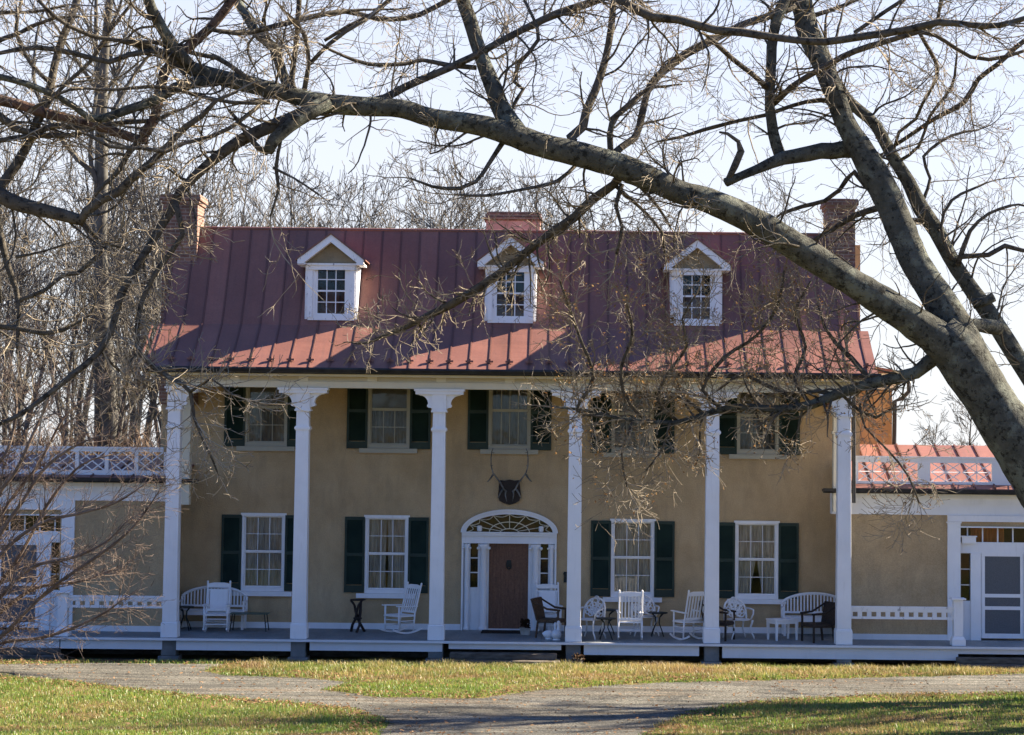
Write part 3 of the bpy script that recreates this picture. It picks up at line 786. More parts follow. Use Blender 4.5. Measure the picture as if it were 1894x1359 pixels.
# ---- columns
zcap = Z(937, 721, 0)                    # underside of the beam
def column(x_, sides):
    m = MB()
    m.taper((x_, 0, ZF + .003), (.19, .19), (x_, 0, ZF + .32), (.19, .19)).taper((x_, 0, ZF + .321), (.19, .19), (x_, 0, ZF + .36), (.172, .172))
    o = part(m, 'column_base', M['white'], bevel=.012)
    s = MB(); zn = zcap - .95
    s.taper((x_, 0, ZF + .36), (.165, .165), (x_, 0, zn), (.148, .148))
    s.taper((x_, 0, zn), (.148, .148), (x_, 0, zcap - .5), (.142, .142))
    part(s, 'column_shaft', M['white'], bevel=.01)
    c = MB(); cn = MB()
    for z_, h_, w_ in ((zn - .03, .025, .165), (zn - .005, .05, .18), (zn + .045, .02, .165), (zcap - .535, .035, .185), (zcap - .5, .03, .17)):
        (cn if z_ < zcap - .7 else c).box(x_ - w_, x_ + w_, -w_, w_, z_, z_ + h_)
    part(cn, 'neck_moulding', M['white'])
    c.box(x_ - .16, x_ + .16, -.16, .16, zcap - .47, zcap - .125)
    # scrolled bracket outline, x measured out from the column centre
    br = [(.155, -.125), (.51, -.125), (.45, -.15)] + [(.45 - .19 * math.sin(t), -.35 + .20 * math.cos(t)) for t in np.linspace(.15, 1.57, 7)] + \
         [(.26 - .02 + .045 * math.cos(t), -.385 + .045 * math.sin(t)) for t in np.linspace(.6, -1.9, 7)] + [(.19, -.44), (.155, -.47)]
    for sg in sides:
        pts = [(x_ + sg * a, zcap + b) for a, b in br]
        c.prism(pts if sg > 0 else pts[::-1], -.11, .11, 'y')
    lx, rx = (.55 if -1 in sides else .19), (.55 if 1 in sides else .19)
    c.box(x_ - lx, x_ + rx, -.19, .19, zcap - .125, zcap - .05).box(x_ - lx - .03, x_ + rx + .03, -.22, .22, zcap - .05, zcap - .002)
    part(c, 'column_capital', M['white'])
for k, x_ in enumerate(CXS): column(x_, (1,) if k == 0 else (-1,) if k == 5 else (-1, 1))
for p in (342, 1552):                    # half posts where the low wings end under the porch
    x_ = X(p, 800, .9)
    m = MB().box(x_ - .13, x_ + .13, .9, 1.14, ZF + 3.0, zcap).box(x_ - .16, x_ + .16, .87, 1.17, zcap - .93, zcap - .86).box(x_ - .16, x_ + .16, .87, 1.17, zcap - .5, zcap - .45)
    part(m, 'half_post', M['cream'])
# ---- entablature
bx0, bx1 = CXS[0] - .2, CXS[5] + .2
zt = ze - .13
em = MB()
em.box(bx0, bx1, -.16, .16, zcap, zcap + .15)
em.box(bx0, bx1, -.13, .14, zcap + .151, zt)
for xa, xb in ((bx0, bx0 + .3), (bx1 - .3, bx1)): em.box(xa, xb, .161, YW, zcap, zt)
part(em, 'porch_beam', M['cream'], bevel=.008)
fr_ = MB(); n = 10; zl, zh = zcap + .152, zcap + .42
for k in range(n + 1):
    xx = bx0 + (bx1 - bx0) * k / n
    fr_.box(max(bx0, xx - .11), min(bx1, xx + .11), -.155, -.131, zl, zh)
fr_.box(bx0, bx1, -.165, -.131, zh + .001, zh + .07).box(bx0 - .05, bx1 + .05, -.24, -.131, zh + .071, zt).box(EL + .12, ER - .12, -.42, -.241, zt - .05, zt + .02)
part(fr_, 'frieze_frame', M['cream'])
pm = MB()
for k in range(n):
    a, b = bx0 + (bx1 - bx0) * k / n + .112, bx0 + (bx1 - bx0) * (k + 1) / n - .112
    pm.box(a, b, -.136, -.131, zl + .02, zh - .02)
part(pm, 'frieze_panel', M['panel'])
part(MB().box(EL + .1, ER - .1, -.45, YW - .001, zt + .021, zt + .05), 'porch_ceiling', M['cream'])
# ---- roofs
def slab(prof, x0, x1, t=.07):
    top = list(prof); bot = [(y + .02, z - t) for y, z in prof]
    return MB().prism(top + bot[::-1], x0, x1, 'x')
def seams(prof, xs, h=.022, w=.03):
    m = MB()
    for x_ in xs: m.prism([(y - .004, z + h) for y, z in prof] + [(y, z - .01) for y, z in prof[::-1]], x_ - w / 2, x_ + w / 2, 'x')
    return m
sx = np.arange(UL + .04, UR, .457)
ur = slab(upper, UL, UR)
ur.prism([(2.36, zr - .001), (YR + .4, zrear(YR + .4)), (YR + .4, zrear(YR + .4) - .08), (2.36, zr - .08)], UL, UR, 'x')
sm_ = seams(upper, sx); ur.add(sm_.v, sm_.f)
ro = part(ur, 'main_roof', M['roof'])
part(MB().tube([(UL, 2.36, zr + .005), (UR, 2.36, zr + .005)], .04, 8), 'ridge_cap', M['roofplain'])
lr = slab(lower, EL, ER)
sx2 = np.append(sx, [sx[-1] + .42]) if sx[-1] + .42 < ER - .1 else sx
sm_ = seams(lower, np.append([sx[0] - .25], sx2)); lr.add(sm_.v, sm_.f)
sg = lr
for x_ in sx2:
    z_ = roof_z(-.3)
    sg.box(x_ - .09, x_ + .09, -.33, -.29, z_ + .02, z_ + .065).box(x_ - .03, x_ + .03, -.34, -.27, z_ + .03, z_ + .10)
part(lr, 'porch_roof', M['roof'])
part(MB().prism([(.7, zb - .25), (1.05, zb - .02), (1.05, ZC + .3), (.7, ZC + .3)], UL, UL + .02, 'x'), 'roof_flashing', M['roofplain'])
gt = MB().prism([(-.56, ze - .015), (-.69, ze + .01), (-.70, ze - .03), (-.66, ze - .095), (-.58, ze - .11), (-.55, ze - .10)], EL - .06, ER + .06, 'x')
gt.box(EL + .02, ER - .02, -.55, -.47, ze - .13, ze - .075)
part(gt, 'gutter', M['black'])
for sgn, xa in ((-1, EL), (1, ER)):      # closed ends of the porch roof
    m = MB().prism([(-.45, ze - .08), (1.05, zb - .08), (YW, zb - .08), (YW, zt + .05), (-.45, zt + .05)], min(xa - sgn * .16, xa - sgn * .2), max(xa - sgn * .16, xa - sgn * .2), 'x')
    part(m, 'roof_end_board', M['cream'])
# ---- dormers
def dormer(cx, top, bot, hw):
    yf = 1.08
    x_ = X(cx, (top + bot) / 2, yf); s = (X(cx + 1, bot, yf) - X(cx, bot, yf))
    z0, z1, za = Z(cx, bot, yf), Z(cx, top + 49, yf), Z(cx, top + 1, yf - .25)
    hw_ = hw * s; n0 = z0 - .04
    m = MB()
    gw0, gw1, gz0, gz1 = x_ - 29 * s, x_ + 29 * s, z0 + .075, z0 + (z1 - z0) * .88
    hb = hw_ - 3.5 * s
    m.box(x_ - hb, gw0, yf, yf + .06, n0, z0 + .26).box(gw1, x_ + hb, yf, yf + .06, n0, z0 + .26)
    m.box(x_ - hw_, gw0, yf, yf + .06, z0 + .261, z1).box(gw1, x_ + hw_, yf, yf + .06, z0 + .261, z1)
    m.box(gw0, gw1, yf, yf + .06, n0, gz0).box(gw0, gw1, yf, yf + .06, gz1, z1)
    m.box(gw0 - .06, gw1 + .06, yf - .02, yf - .001, gz1 + .002, gz1 + .05)
    for sgn in (-1, 1):
        m.prism([(yf + .061, n0), (yf + .061, z1), (2.3, z1), (1.9, roof_z(1.9) - .1), (1.4, roof_z(1.4) - .1)], x_ + sgn * hw_ - .03, x_ + sgn * hw_ + .03, 'x')
        pil = x_ + sgn * (hw_ - 7.5 * s)
        m.box(pil - 4.5 * s, pil + 4.5 * s, yf - .03, yf - .001, z0 + .02, gz1 + .03)
    o = part(m, 'dormer', M['oldwhite'])
    # sash
    f = MB(); lo, hi = gz0, gz1; mid = (lo + hi) / 2
    for a, b, c, d_ in ((gw0, gw0 + .05, lo, hi), (gw1 - .05, gw1, lo, hi), (gw0 + .05, gw1 - .05, lo, lo + .05), (gw0 + .05, gw1 - .05, hi - .045, hi), (gw0 + .05, gw1 - .05, mid - .02, mid + .02)):
        f.box(a, b, yf + .015, yf + .05, c, d_)
    wv = gw1 - gw0 - .1
    for k in (1, 2): f.box(gw0 + .05 + wv * k / 3 - .011, gw0 + .05 + wv * k / 3 + .011, yf + .02, yf + .045, lo + .05, hi - .045)
    for q in ((lo + .05 + mid) / 2, (mid + hi - .045) / 2): f.box(gw0 + .05, gw1 - .05, yf + .022, yf + .043, q - .011, q + .011)
    build(f, 'window', M['white'], o)
    build(MB().add([(gw0, yf + .052, lo), (gw1, yf + .052, lo), (gw1, yf + .052, hi), (gw0, yf + .052, hi)], [(0, 1, 2, 3)]), 'pane', M['glass'], o)
    build(MB().box(x_ - hw_ + .04, x_ + hw_ - .04, yf + .5, yf + .52, n0, z1), 'dark_room_sheet', M['dark'], o)  # dark sheet standing for the unlit room behind the dormer glass
    # pediment
    ov = 61 * s; rk = za - z1
    sl_ = rk / ov
    p = MB()
    yo = yf - .25
    for sgn in (-1, 1):
        q = [(x_, za - .03), (x_ + sgn * ov, z1 - .03), (x_ + sgn * ov, z1 - .15), (x_ + sgn * (ov - .1), z1 - .15), (x_, za - .21)]
        p.prism(q if sgn < 0 else q[::-1], yo, yf - .05, 'y')
        q = [(x_ + sgn * ov, z1 - .155), (x_ + sgn * (hw_ - .0), z1 - .155), (x_ + sgn * (hw_ - .0), z1 - .11), (x_ + sgn * ov, z1 - .11)]
        p.prism(q if sgn < 0 else q[::-1], yo + .002, 1.6, 'y')
    p.box(x_ - hw_ - .02, x_ + hw_ + .02, yf - .09, yf - .001, z1 - .155, z1 - .105).box(x_ - hw_, x_ + hw_, yf - .06, yf - .002, z1 - .26, z1 - .156)
    build(p, 'pediment', M['oldwhite'], o)
    build(MB().prism([(x_ - hw_ - .1, z1 - .11), (x_ + hw_ + .1, z1 - .11), (x_, za - .12)], yf - .03, yf + .03, 'y'), 'tympanum', M['tymp'], o)
    t = MB()
    for sgn in (-1, 1):
        q = [(x_, za + .012), (x_ + sgn * (ov + .05), z1 - .025), (x_ + sgn * (ov + .05), z1 - .055), (x_, za - .028)]
        t.prism(q if sgn < 0 else q[::-1], yo - .03, 2.3, 'y')
    build(t, 'gable_roof', M['roofplain'], o)
dormer(613, 430, 589, 46.5); dormer(944.5, 434, 594, 45.5); dormer(1288.5, 440, 599, 45.5)
# ---- chimneys
def chimney(l, r_, top, y0, y1, zb_, mat, name='chimney', capmat=None, sgn=0):
    x0, x1 = X(l, top + 20, y0), X(r_, top + 20, y0)
    z1 = Z((l + r_) / 2, top, y0)
    m = MB().box(x0, x1, y0, y1, zb_, z1 - .26)
    for k, e in enumerate((.035, .075)): m.box(x0 - e, x1 + e, y0 - e, y1 + e, z1 - .26 + k * .085, z1 - .177 + k * .085)
    m.box(x0 - .06, x1 + .06, y0 - .06, y1 + .06, z1 - .09, z1 - .03)
    o = part(m, name, mat)
    build(MB().box(x0 + .12, x1 - .12, y0 + .12, y1 - .12, z1 - .03, z1), 'flue', M['concrete'], o)
    return o
chimney(302, 366, 357, 1.95, 2.85, -.1 + 6, M['brick'])
chimney(1531, 1582, 366, 2.0, 2.9, 6, M['brick'])
x0, x1 = X(899, 410, 4.2), X(999, 410, 4.2); zc0, zc1 = Z(948, 408, 4.2), Z(948, 391, 4.2)
mc = MB().box(x0, x1, 4.2, 5.1, zrear(5) - .3, zc0)
co_ = part(mc, 'chimney', M['pinkstucco'])
build(MB().box(x0 - .02, x1 + .02, 4.18, 5.12, zc0 + .001, zc1 - .05).box(x0 - .06, x1 + .06, 4.14, 5.16, zc0 + .04, zc0 + .09).box(x0 + .02, x1 - .02, 4.22, 5.08, zc1 - .049, zc1), 'chimney_cap', M['brick'], co_)
# ---- rear block at the right with its downpipe
ry = 5.2
rx0, rx1 = XR + .001, X(1650, 780, ry)
part(MB().box(rx0, rx1, ry, 9.5, 0, Z(1620, 722, ry)), 'rear_wall', M['rearstucco'])
part(MB().box(rx0, rx1 + .1, ry - .1, 9.6, Z(1620, 721, ry), Z(1620, 700, ry)).box(rx0, rx1 + .35, ry - .3, 9.8, Z(1640, 699.5, ry), Z(1640, 691, ry)), 'rear_cornice', M['cream'])
part(MB().prism([(rx0 - .1, Z(1600, 690, ry)), (X(1680, 690, ry), Z(1680, 690, ry)), (rx0 - .1, Z(1600, 669, ry))], ry - .35, 9.8, 'y'), 'rear_roof', M['roofplain'])
dp = [(1681, 700), (1681, 724), (1668, 737), (1655, 742), (1654, 820)]
part(MB().tube([W(a, b, ry - .2) for a, b in dp] + [W(1654, 1000, ry - .2)], .055, 8), 'downspout', M['black'], smooth=True)
part(MB().tube([W(1579, 727, .5), W(1579.5, 930, .5)], .045, 8), 'downspout', M['black'])
# ---- wings
def wing(side):
    P = (lambda p: p) if side > 0 else None
    if side > 0:
        xin, xgut, far = X(1560, 1000, YG), X(1522, 912, .9), X(2330, 1000, YG)
        ye, yg, yfr, ybase = 903, 913, 952, 1181
        ref = 1700
        roof_top = (Z(1590, 820, 3.6) + Z(1850, 826, 3.6)) / 2
    else:
        xin, xgut, far = X(318, 1000, YG), X(366, 885, .9), X(-330, 1000, YG)
        ye, yg, yfr, ybase = 882, 893, 926, 1160
        ref = 200
        roof_top = Z(200, 842, 3.6)
    zev = Z(ref, ye, .9); zf0 = Z(ref, yfr, YG); zf1 = zev - .1
    lo, hi = min(xin, far), max(xin, far)
    # door recess in the wing front
    if side > 0: da, db, pa = X(1777, 1080, YG), X(2030, 1080, YG), 1752
    else: da, db, pa = X(-150, 1060, YG), X(109, 1060, YG), 110
    zd = Z(1830 if side > 0 else 60, 976 if side > 0 else 953, YG)
    m = MB()
    holed_wall(m, lo, hi, -.1, zf0, YG, YG + .3, [(da, db, ZF - .01, zd)])
    iw = (xin, xin + .3) if side > 0 else (xin - .3, xin)
    m.box(iw[0], iw[1], YG + .3, YW, -.1, zf0)
    m.box(lo, hi, 7.5, 7.8, -.1, zf0)
    fw = (far - .3, far) if side > 0 else (far, far + .3)
    m.box(fw[0], fw[1], YG + .3, 7.5, -.1, zf0)
    part(m, 'wing_wall', M['stucco'])
    part(MB().box(lo + .01, da - .02 if side > 0 else hi - .01, YG - .03, YG - .001, ZF, ZF + .13) if side > 0 else MB().box(db + .02, hi - .01, YG - .03, YG - .001, ZF, ZF + .13), 'baseboard', M['white'])
    gl, gh = min(xgut, far), max(xgut, far)
    cl_, ch_ = sorted((X(1538, 930, YG) if side > 0 else X(349, 900, YG), far))
    c = MB().box(cl_, ch_, YG - .03, YG + .29, zf0 + .001, zf0 + (zf1 - zf0) * .5).box(cl_, ch_, YG - .07, YG + .29, zf0 + (zf1 - zf0) * .5 + .001, zf0 + (zf1 - zf0) * .78)
    c.box(cl_, ch_, YG - .2, YG + .29, zf0 + (zf1 - zf0) * .78 + .001, zf1)
    part(c, 'wing_cornice', M['white'])
    g2 = MB().prism([(.9, zev - .02), (.78, zev - .02), (.79, zev - .09), (.84, zev - .13), (.92, zev - .13)], gl, gh, 'x').box(gl + .01, gh - .01, .921, YG - .1, zf1 + .001, zf1 + .06)
    part(g2, 'wing_gutter', M['black'])
    prof = [(3.6, roof_top), (.86, zev)]
    rl, rh = (X(1562, 900, .9), gh) if side > 0 else (gl, X(334, 880, .9))
    rm = MB().prism(prof + [(.86, zev - .06), (3.6, roof_top - .06)], rl, rh, 'x') if side < 0 else MB().prism(prof + [(.86, zev - .06), (3.6, roof_top - .06)], rl, rh, 'x')
    rm.prism([(3.61, roof_top - .001), (7.9, zf0 + .2), (7.9, zf0 + .1), (3.61, roof_top - .08)], rl if side < 0 else XR + .002, rh if side > 0 else XL - .002, 'x')
    xs = np.arange(gl + .25, gh, .475)
    xs = xs[(xs > rl + .05) & (xs < rh - .05)]
    sm2 = seams(prof, xs, .035, .03); rm.add(sm2.v, sm2.f)
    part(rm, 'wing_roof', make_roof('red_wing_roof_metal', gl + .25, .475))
    # balustrade on the wing roof
    yb = 1.15
    if side > 0: tr, br_ = (844, 855.5), (890, 902); posts = [(1578, 1587), (1697, 1720), (1834, 1870), (1985, 2008), (2120, 2140)]; pans = [(1587, 1640), (1641, 1697), (1721, 1778), (1779, 1834), (1870, 1927), (1928, 1985), (2008, 2064), (2065, 2120)]
    else: tr, br_ = (826, 835), (869.5, 881); posts = [(303, 310), (249, 256), (194, 201), (139, 146), (84, 91), (29, 36), (-26, -19), (-81, -74)]; pans = [(256, 303), (201, 249), (146, 194), (91, 139), (36, 84), (-19, 29), (-74, -26)]
    b = MB()
    bl, bh = sorted((X(posts[0][0], tr[0], yb), X(posts[-1][1], tr[0], yb)))
    zt0, zt1, zb0, zb1 = Z(ref, tr[1], yb), Z(ref, tr[0], yb), Z(ref, br_[1], yb), Z(ref, br_[0], yb)
    b.box(bl, bh, yb - .05, yb + .05, zt1 - .05, zt1).box(bl, bh, yb - .03, yb + .03, zt0, zt1 - .051).box(bl, bh, yb - .035, yb + .035, zb0, zb1)
    for a, c_ in posts: b.box(X(a, 870, yb), X(c_, 870, yb), yb - .045, yb + .045, zb0 - .02, zt0 - .001)
    bo = part(b, 'balustrade', M['worn'])
    for a, c_ in pans:
        xa, xc = X(a, 870, yb) + .015, X(c_, 870, yb) - .015
        l = MB(); zm = (zb1 + zt0) / 2; xm = (xa + xc) / 2; w = .026 if side < 0 else .021
        if side < 0:
            l.bar((xa, yb, zb1), (xc, yb, zt0), w, .03).bar((xa, yb, zt0), (xc, yb, zb1), w, .026)
            l.bar((xa, yb + .004, zm), (xm, yb + .004, zt0), w, .02).bar((xm, yb + .004, zt0), (xc, yb + .004, zm), w, .02).bar((xc, yb + .004, zm), (xm, yb + .004, zb1), w, .02).bar((xm, yb + .004, zb1), (xa, yb + .004, zm), w, .02)
        else:
            l.bar((xa, yb, zb1), (xc, yb, zt0), w, .012).bar((xa, yb, zt0), (xc, yb, zb1), w, .010)
            for (q0, q1) in (((xa, zm), (xm, zt0)), ((xm, zt0), (xc, zm)), ((xc, zm), (xm, zb1)), ((xm, zb1), (xa, zm)), ((xa, zm), (xc, zm)), ((xm, zb1), (xm, zt0))):
                l.bar((q0[0], yb + .003, q0[1]), (q1[0], yb + .003, q1[1]), w, .009)
        build(l, 'lattice_panel', M['worn'], bo)
    # entrance: pilasters, transom, sidelight, screen door
    q = (lambda p: X(p, 1080, YG))
    def qz(p): return Z(1830 if side > 0 else 50, p, YG)
    o0 = 0 if side > 0 else -21
    mir = (lambda p: p) if side > 0 else (lambda p: 1888 - p)
    def span(a, b_): return sorted((q(mir(a)), q(mir(b_))))
    e = MB()
    a, b_ = span(1752, 1776); e.box(a, b_, YG - .06, YG - .001, ZF, zd + .1).box(a - .02, b_ + .02, YG - .085, YG - .001, zd + .101, zd + .135)
    a, b_ = span(1752, 2060); e.box(a, b_, YG - .07, YG - .001, zd + .14, zf0 - .001).box(a, b_, YG - .07, YG + .1, zd, zd + .03)
    a, b_ = span(1777, 2030); zt_ = qz(1003 + o0); e.box(a, b_, YG + .06, YG + .16, zt_ - .26, zt_)
    for k in range(9): xx = a + (b_ - a) * (k + .5) / 9; e.box(xx - .015, xx + .015, YG + .1, YG + .13, zt_ + .001, zd - .001)
    a, b_ = span(1796, 1815); e.box(a, b_, YG + .03, YG + .14, ZF, zt_ - .261)
    a, b_ = span(1777, 1796); e.box(a, b_, YG + .08, YG + .14, ZF, qz(1112 + o0)); e.box(a, b_, YG + .10, YG + .14, qz(1024 + o0), zt_ - .261)
    for k in (1, 2): zz = qz(1112 + o0) + (qz(1024 + o0) - qz(1112 + o0)) * k / 3; e.box(a, b_, YG + .1, YG + .13, zz - .01, zz + .01)
    part(e, 'entrance_frame', M['white'])
    a, b_ = span(1777, 2030)
    part(MB().add([(a, YG + .14, zt_), (b_, YG + .14, zt_), (b_, YG + .14, zd), (a, YG + .14, zd)], [(0, 1, 2, 3)]), 'transom_pane', M['glass'])
    if side > 0:
        c_ = MB(); sheet(c_, q(1800), q(1862), zt_, zd, YG + .3, 8, .02); part(c_, 'orange_reflection_sheet', M['orange'])  # orange sheet stands for a reflection in the transom glass
        part(MB().box(q(1779), q(1805), YG - .02, YG + .05, zt_ - .03, zt_ + .12).box(q(1777), q(1807), YG - .04, YG + .055, zt_ + .121, zt_ + .15), 'wall_lantern', M['white'])
    part(MB().box(a, b_, YG + .7, YG + .72, ZF, zd), 'dark_hall_sheet', M['dark'])  # dark sheet standing for the unlit inside of the wing
    a, b_ = span(1777, 1796)
    part(MB().add([(a, YG + .13, qz(1112 + o0)), (b_, YG + .13, qz(1112 + o0)), (b_, YG + .13, qz(1024 + o0)), (a, YG + .13, qz(1024 + o0))], [(0, 1, 2, 3)]), 'sidelight_pane', M['glass'])
    s = MB(); z0, z1 = ZF + .05, qz(1021 + o0)
    def rail(u, v, za, zb2, y0=YG + .05): a, b_ = span(u, v); s.box(a, b_, y0, y0 + .05, za, zb2)
    rail(1816, 1822.5, z0, z1); rail(1888, 1894, z0, z1)
    for t0, t1 in ((1021, 1029), (1098.5, 1105), (1121.5, 1128), (1172, 1182)): rail(1822.5, 1888, max(z0, qz(t1 + o0)), qz(t0 + o0))
    so_ = part(s, 'screen_door', M['white'])
    a, b_ = span(1822, 1888)
    build(MB().box(a, b_, YG + .07, YG + .075, z0 + .02, z1 - .02), 'insect_screen', M['screen'], so_)
    a, b_ = span(1894.5, 2030); part(MB().box(a, b_, YG + .03, YG + .14, ZF, zt_ - .261), 'entrance_panel', M['white'])
    # porch rail with its notched board, and the newel post
    yr = 0.0
    zr0, zr1 = (Z(1660, 1145, yr), Z(1660, 1121.5, yr)) if side > 0 else (Z(220, 1124, yr), Z(220, 1101.5, yr))
    na, nb_ = (X(1763, 1150, yr), X(1780, 1150, yr)) if side > 0 else (X(108, 1130, yr), X(126, 1130, yr))
    nm = MB(); ncx = (na + nb_) / 2; hw = (nb_ - na) / 2; znt = zr1 + .17 if side > 0 else zr1 + .05
    nm.taper((ncx, yr, ZF + .003), (hw + .05, hw + .05), (ncx, yr, ZF + .14), (hw + .05, hw + .05)).taper((ncx, yr, ZF + .141), (hw + .05, hw + .05), (ncx, yr, ZF + .22), (hw, hw)).box(na, nb_, yr - hw, yr + hw, ZF + .221, znt)
    nm.box(na - .06, nb_ + .06, yr - hw - .06, yr + hw + .06, znt + .001, znt + .04)
    part(nm, 'newel_post', M['white'], bevel=.008)
    ca, cb = (CXS[5] + .165, na - .001) if side > 0 else (nb_ + .001, CXS[0] - .165)
    r_ = MB().box(ca, cb, yr - .06, yr + .06, zr1 - .05, zr1)
    zl0, zl1 = zr0, zr1 - .11
    r_.box(ca, cb, yr - .045, yr + .045, zr1 - .11, zr1 - .051)
    nh = max(4, int((cb - ca) / .21)); w_ = (cb - ca) / nh
    r_.box(ca, cb, yr - .03, yr + .03, zl0, zl0 + .055).box(ca, cb, yr - .03, yr + .03, zl1 - .02, zl1 - .001)
    for k in range(nh + 1):
        xx = ca + w_ * k
        r_.box(max(ca, xx - .05), min(cb, xx + .05), yr - .029, yr + .029, zl0 + .056, zl1 - .021)
    part(r_, 'porch_rail', M['white'] if side < 0 else M['oldwhite'])
    return
wing(1); wing(-1)

# ================================================================== PORCH FURNITURE
def floor_x(px, y): return X(px, 1175, y)
def leg_set(root_, pts, w, mat, z1, z0=0.0, spread=0.0):
    for x_, y_ in pts:
        build(MB().bar((x_ * (1 + spread), y_ * (1 + spread), z0), (x_, y_, z1), w), 'leg', mat, root_)
def rocking_chair(name, loc, rz, label, style):
    t = root(name, loc, label, 'rocking chair', 'white rocking chairs on the porch', rz)
    m = M['furniture']; w = .27
    for s in (-1, 1):
        ry_ = np.linspace(-.40, .46, 9)
        k = MB()
        for a, b in zip(ry_[:-1], ry_[1:]):
            za, zb_ = .10 * ((a - .02) / .45) ** 2 + .02, .10 * ((b - .02) / .45) ** 2 + .02
            k.bar((s * w, a, za), (s * w, b, zb_), .03, .04)
        build(k, 'rocker', m, t)
        build(MB().tube([(s * w, -.23, .05), (s * w, -.23, .64)], [.02, .024], 8), 'leg', m, t, smooth=True)
        build(MB().tube([(s * w, .20, .05), (s * w, .235, .45)], [.02, .022], 8), 'leg', m, t, smooth=True)
        build(MB().bar((s * (w + .01), -.30, .655), (s * (w - .01), .30, .635), .085, .022), 'arm', m, t)
    st = MB()
    for z_ in (.20, .32): st.tube([(-w, -.23, z_), (w, -.23, z_)], .012, 6)
    for s in (-1, 1):
        for z_ in (.18, .30): st.tube([(s * w, -.23, z_), (s * w, .21, z_)], .012, 6)
    st.tube([(-w, .21, .24), (w, .21, .24)], .012, 6)
    build(st, 'stretcher', m, t)
    se = MB().box(-w - .02, w + .02, -.26, .24, .40, .425).box(-w + .02, w - .02, -.27, .22, .426, .437)
    for k in range(9): se.box(-w + .03 + k * .058, -w + .065 + k * .058, -.255, .20, .438, .444)
    build(se, 'seat', m, t)
    b = MB(); tilt = .27
    def bp(x_, h): return (x_, .23 + (h - .42) * tilt, h)
    for s in (-1, 1):
        b.tube([bp(s * .265, .40), bp(s * .265, 1.14), bp(s * .265, 1.15), bp(s * .265, 1.18)], [.022, .021, .028, .012], 8)
    b.bar(bp(-.25, 1.08), bp(.25, 1.08), .03, .10, (0, 0, 1)) if False else b.prism([(-.25, 1.03), (.25, 1.03), (.25, 1.11), (.12, 1.135), (-.12, 1.135), (-.25, 1.11)], bp(0, 1.08)[1] - .012, bp(0, 1.08)[1] + .012, 'y')
    b.bar(bp(-.25, .50), bp(.25, .50), .05, .02, (0, 0, 1))
    if style == 'slat':
        if name == 'high_back': pass
        for k in range(6):
            x_ = -.195 + k * .078
            b.bar(bp(x_, .50), bp(x_, 1.04), .036, .014, (1, 0, 0))
    else:
        b.bar(bp(-.25, .97), bp(.25, .97), .03, .02, (0, 0, 1))
        b.bar(bp(0, .52), bp(0, .96), .40, .016, (1, 0, 0))
        for s in (-1, 1): b.bar(bp(s * .225, .52), bp(s * .225, .96), .02, .012, (1, 0, 0))
    build(b, 'backrest', m, t)
    return t
def bench(loc, label, L=1.62, rz=0.0):
    t = root('garden_bench', loc, label, 'bench', 'white arch backed benches', rz)
    m = M['furniture']; h = L / 2
    leg_set(t, [(-h + .05, -.24), (h - .05, -.24), (-h + .05, .20), (h - .05, .20)], .055, m, .44)
    s = MB()
    for k in range(5): s.box(-h, h, -.27 + k * .1, -.19 + k * .1, .43, .455)
    build(s, 'seat', m, t)
    build(MB().box(-h + .08, h - .08, -.255, -.225, .34, .429), 'apron', m, t)
    b = MB()
    def top(x_): return .62 + .36 * math.sqrt(max(0, 1 - (x_ / (h * 1.04)) ** 2))
    xs = np.linspace(-h + .03, h - .03, 25)
    b.tube([(x_, .24 + .05 * (top(x_) - .45), top(x_)) for x_ in xs], .034, 8)
    b.bar((-h + .03, .235, .53), (h - .03, .235, .53), .05, .03, (0, 0, 1))
    for x_ in np.linspace(-h + .09, h - .09, 19): b.bar((x_, .235, .53), (x_, .25, top(x_)), .034, .016)
    for s_ in (-1, 1): b.bar((s_ * (h - .03), .22, .40), (s_ * (h - .03), .245, top(h - .03)), .05, .05)
    build(b, 'backrest', m, t)
    for s_ in (-1, 1):
        a = MB().bar((s_ * (h - .03), -.24, .66), (s_ * (h - .03), .24, .66), .06, .03).bar((s_ * (h - .03), -.22, .44), (s_ * (h - .03), -.22, .65), .045)
        build(a, 'arm', m, t)
    return t
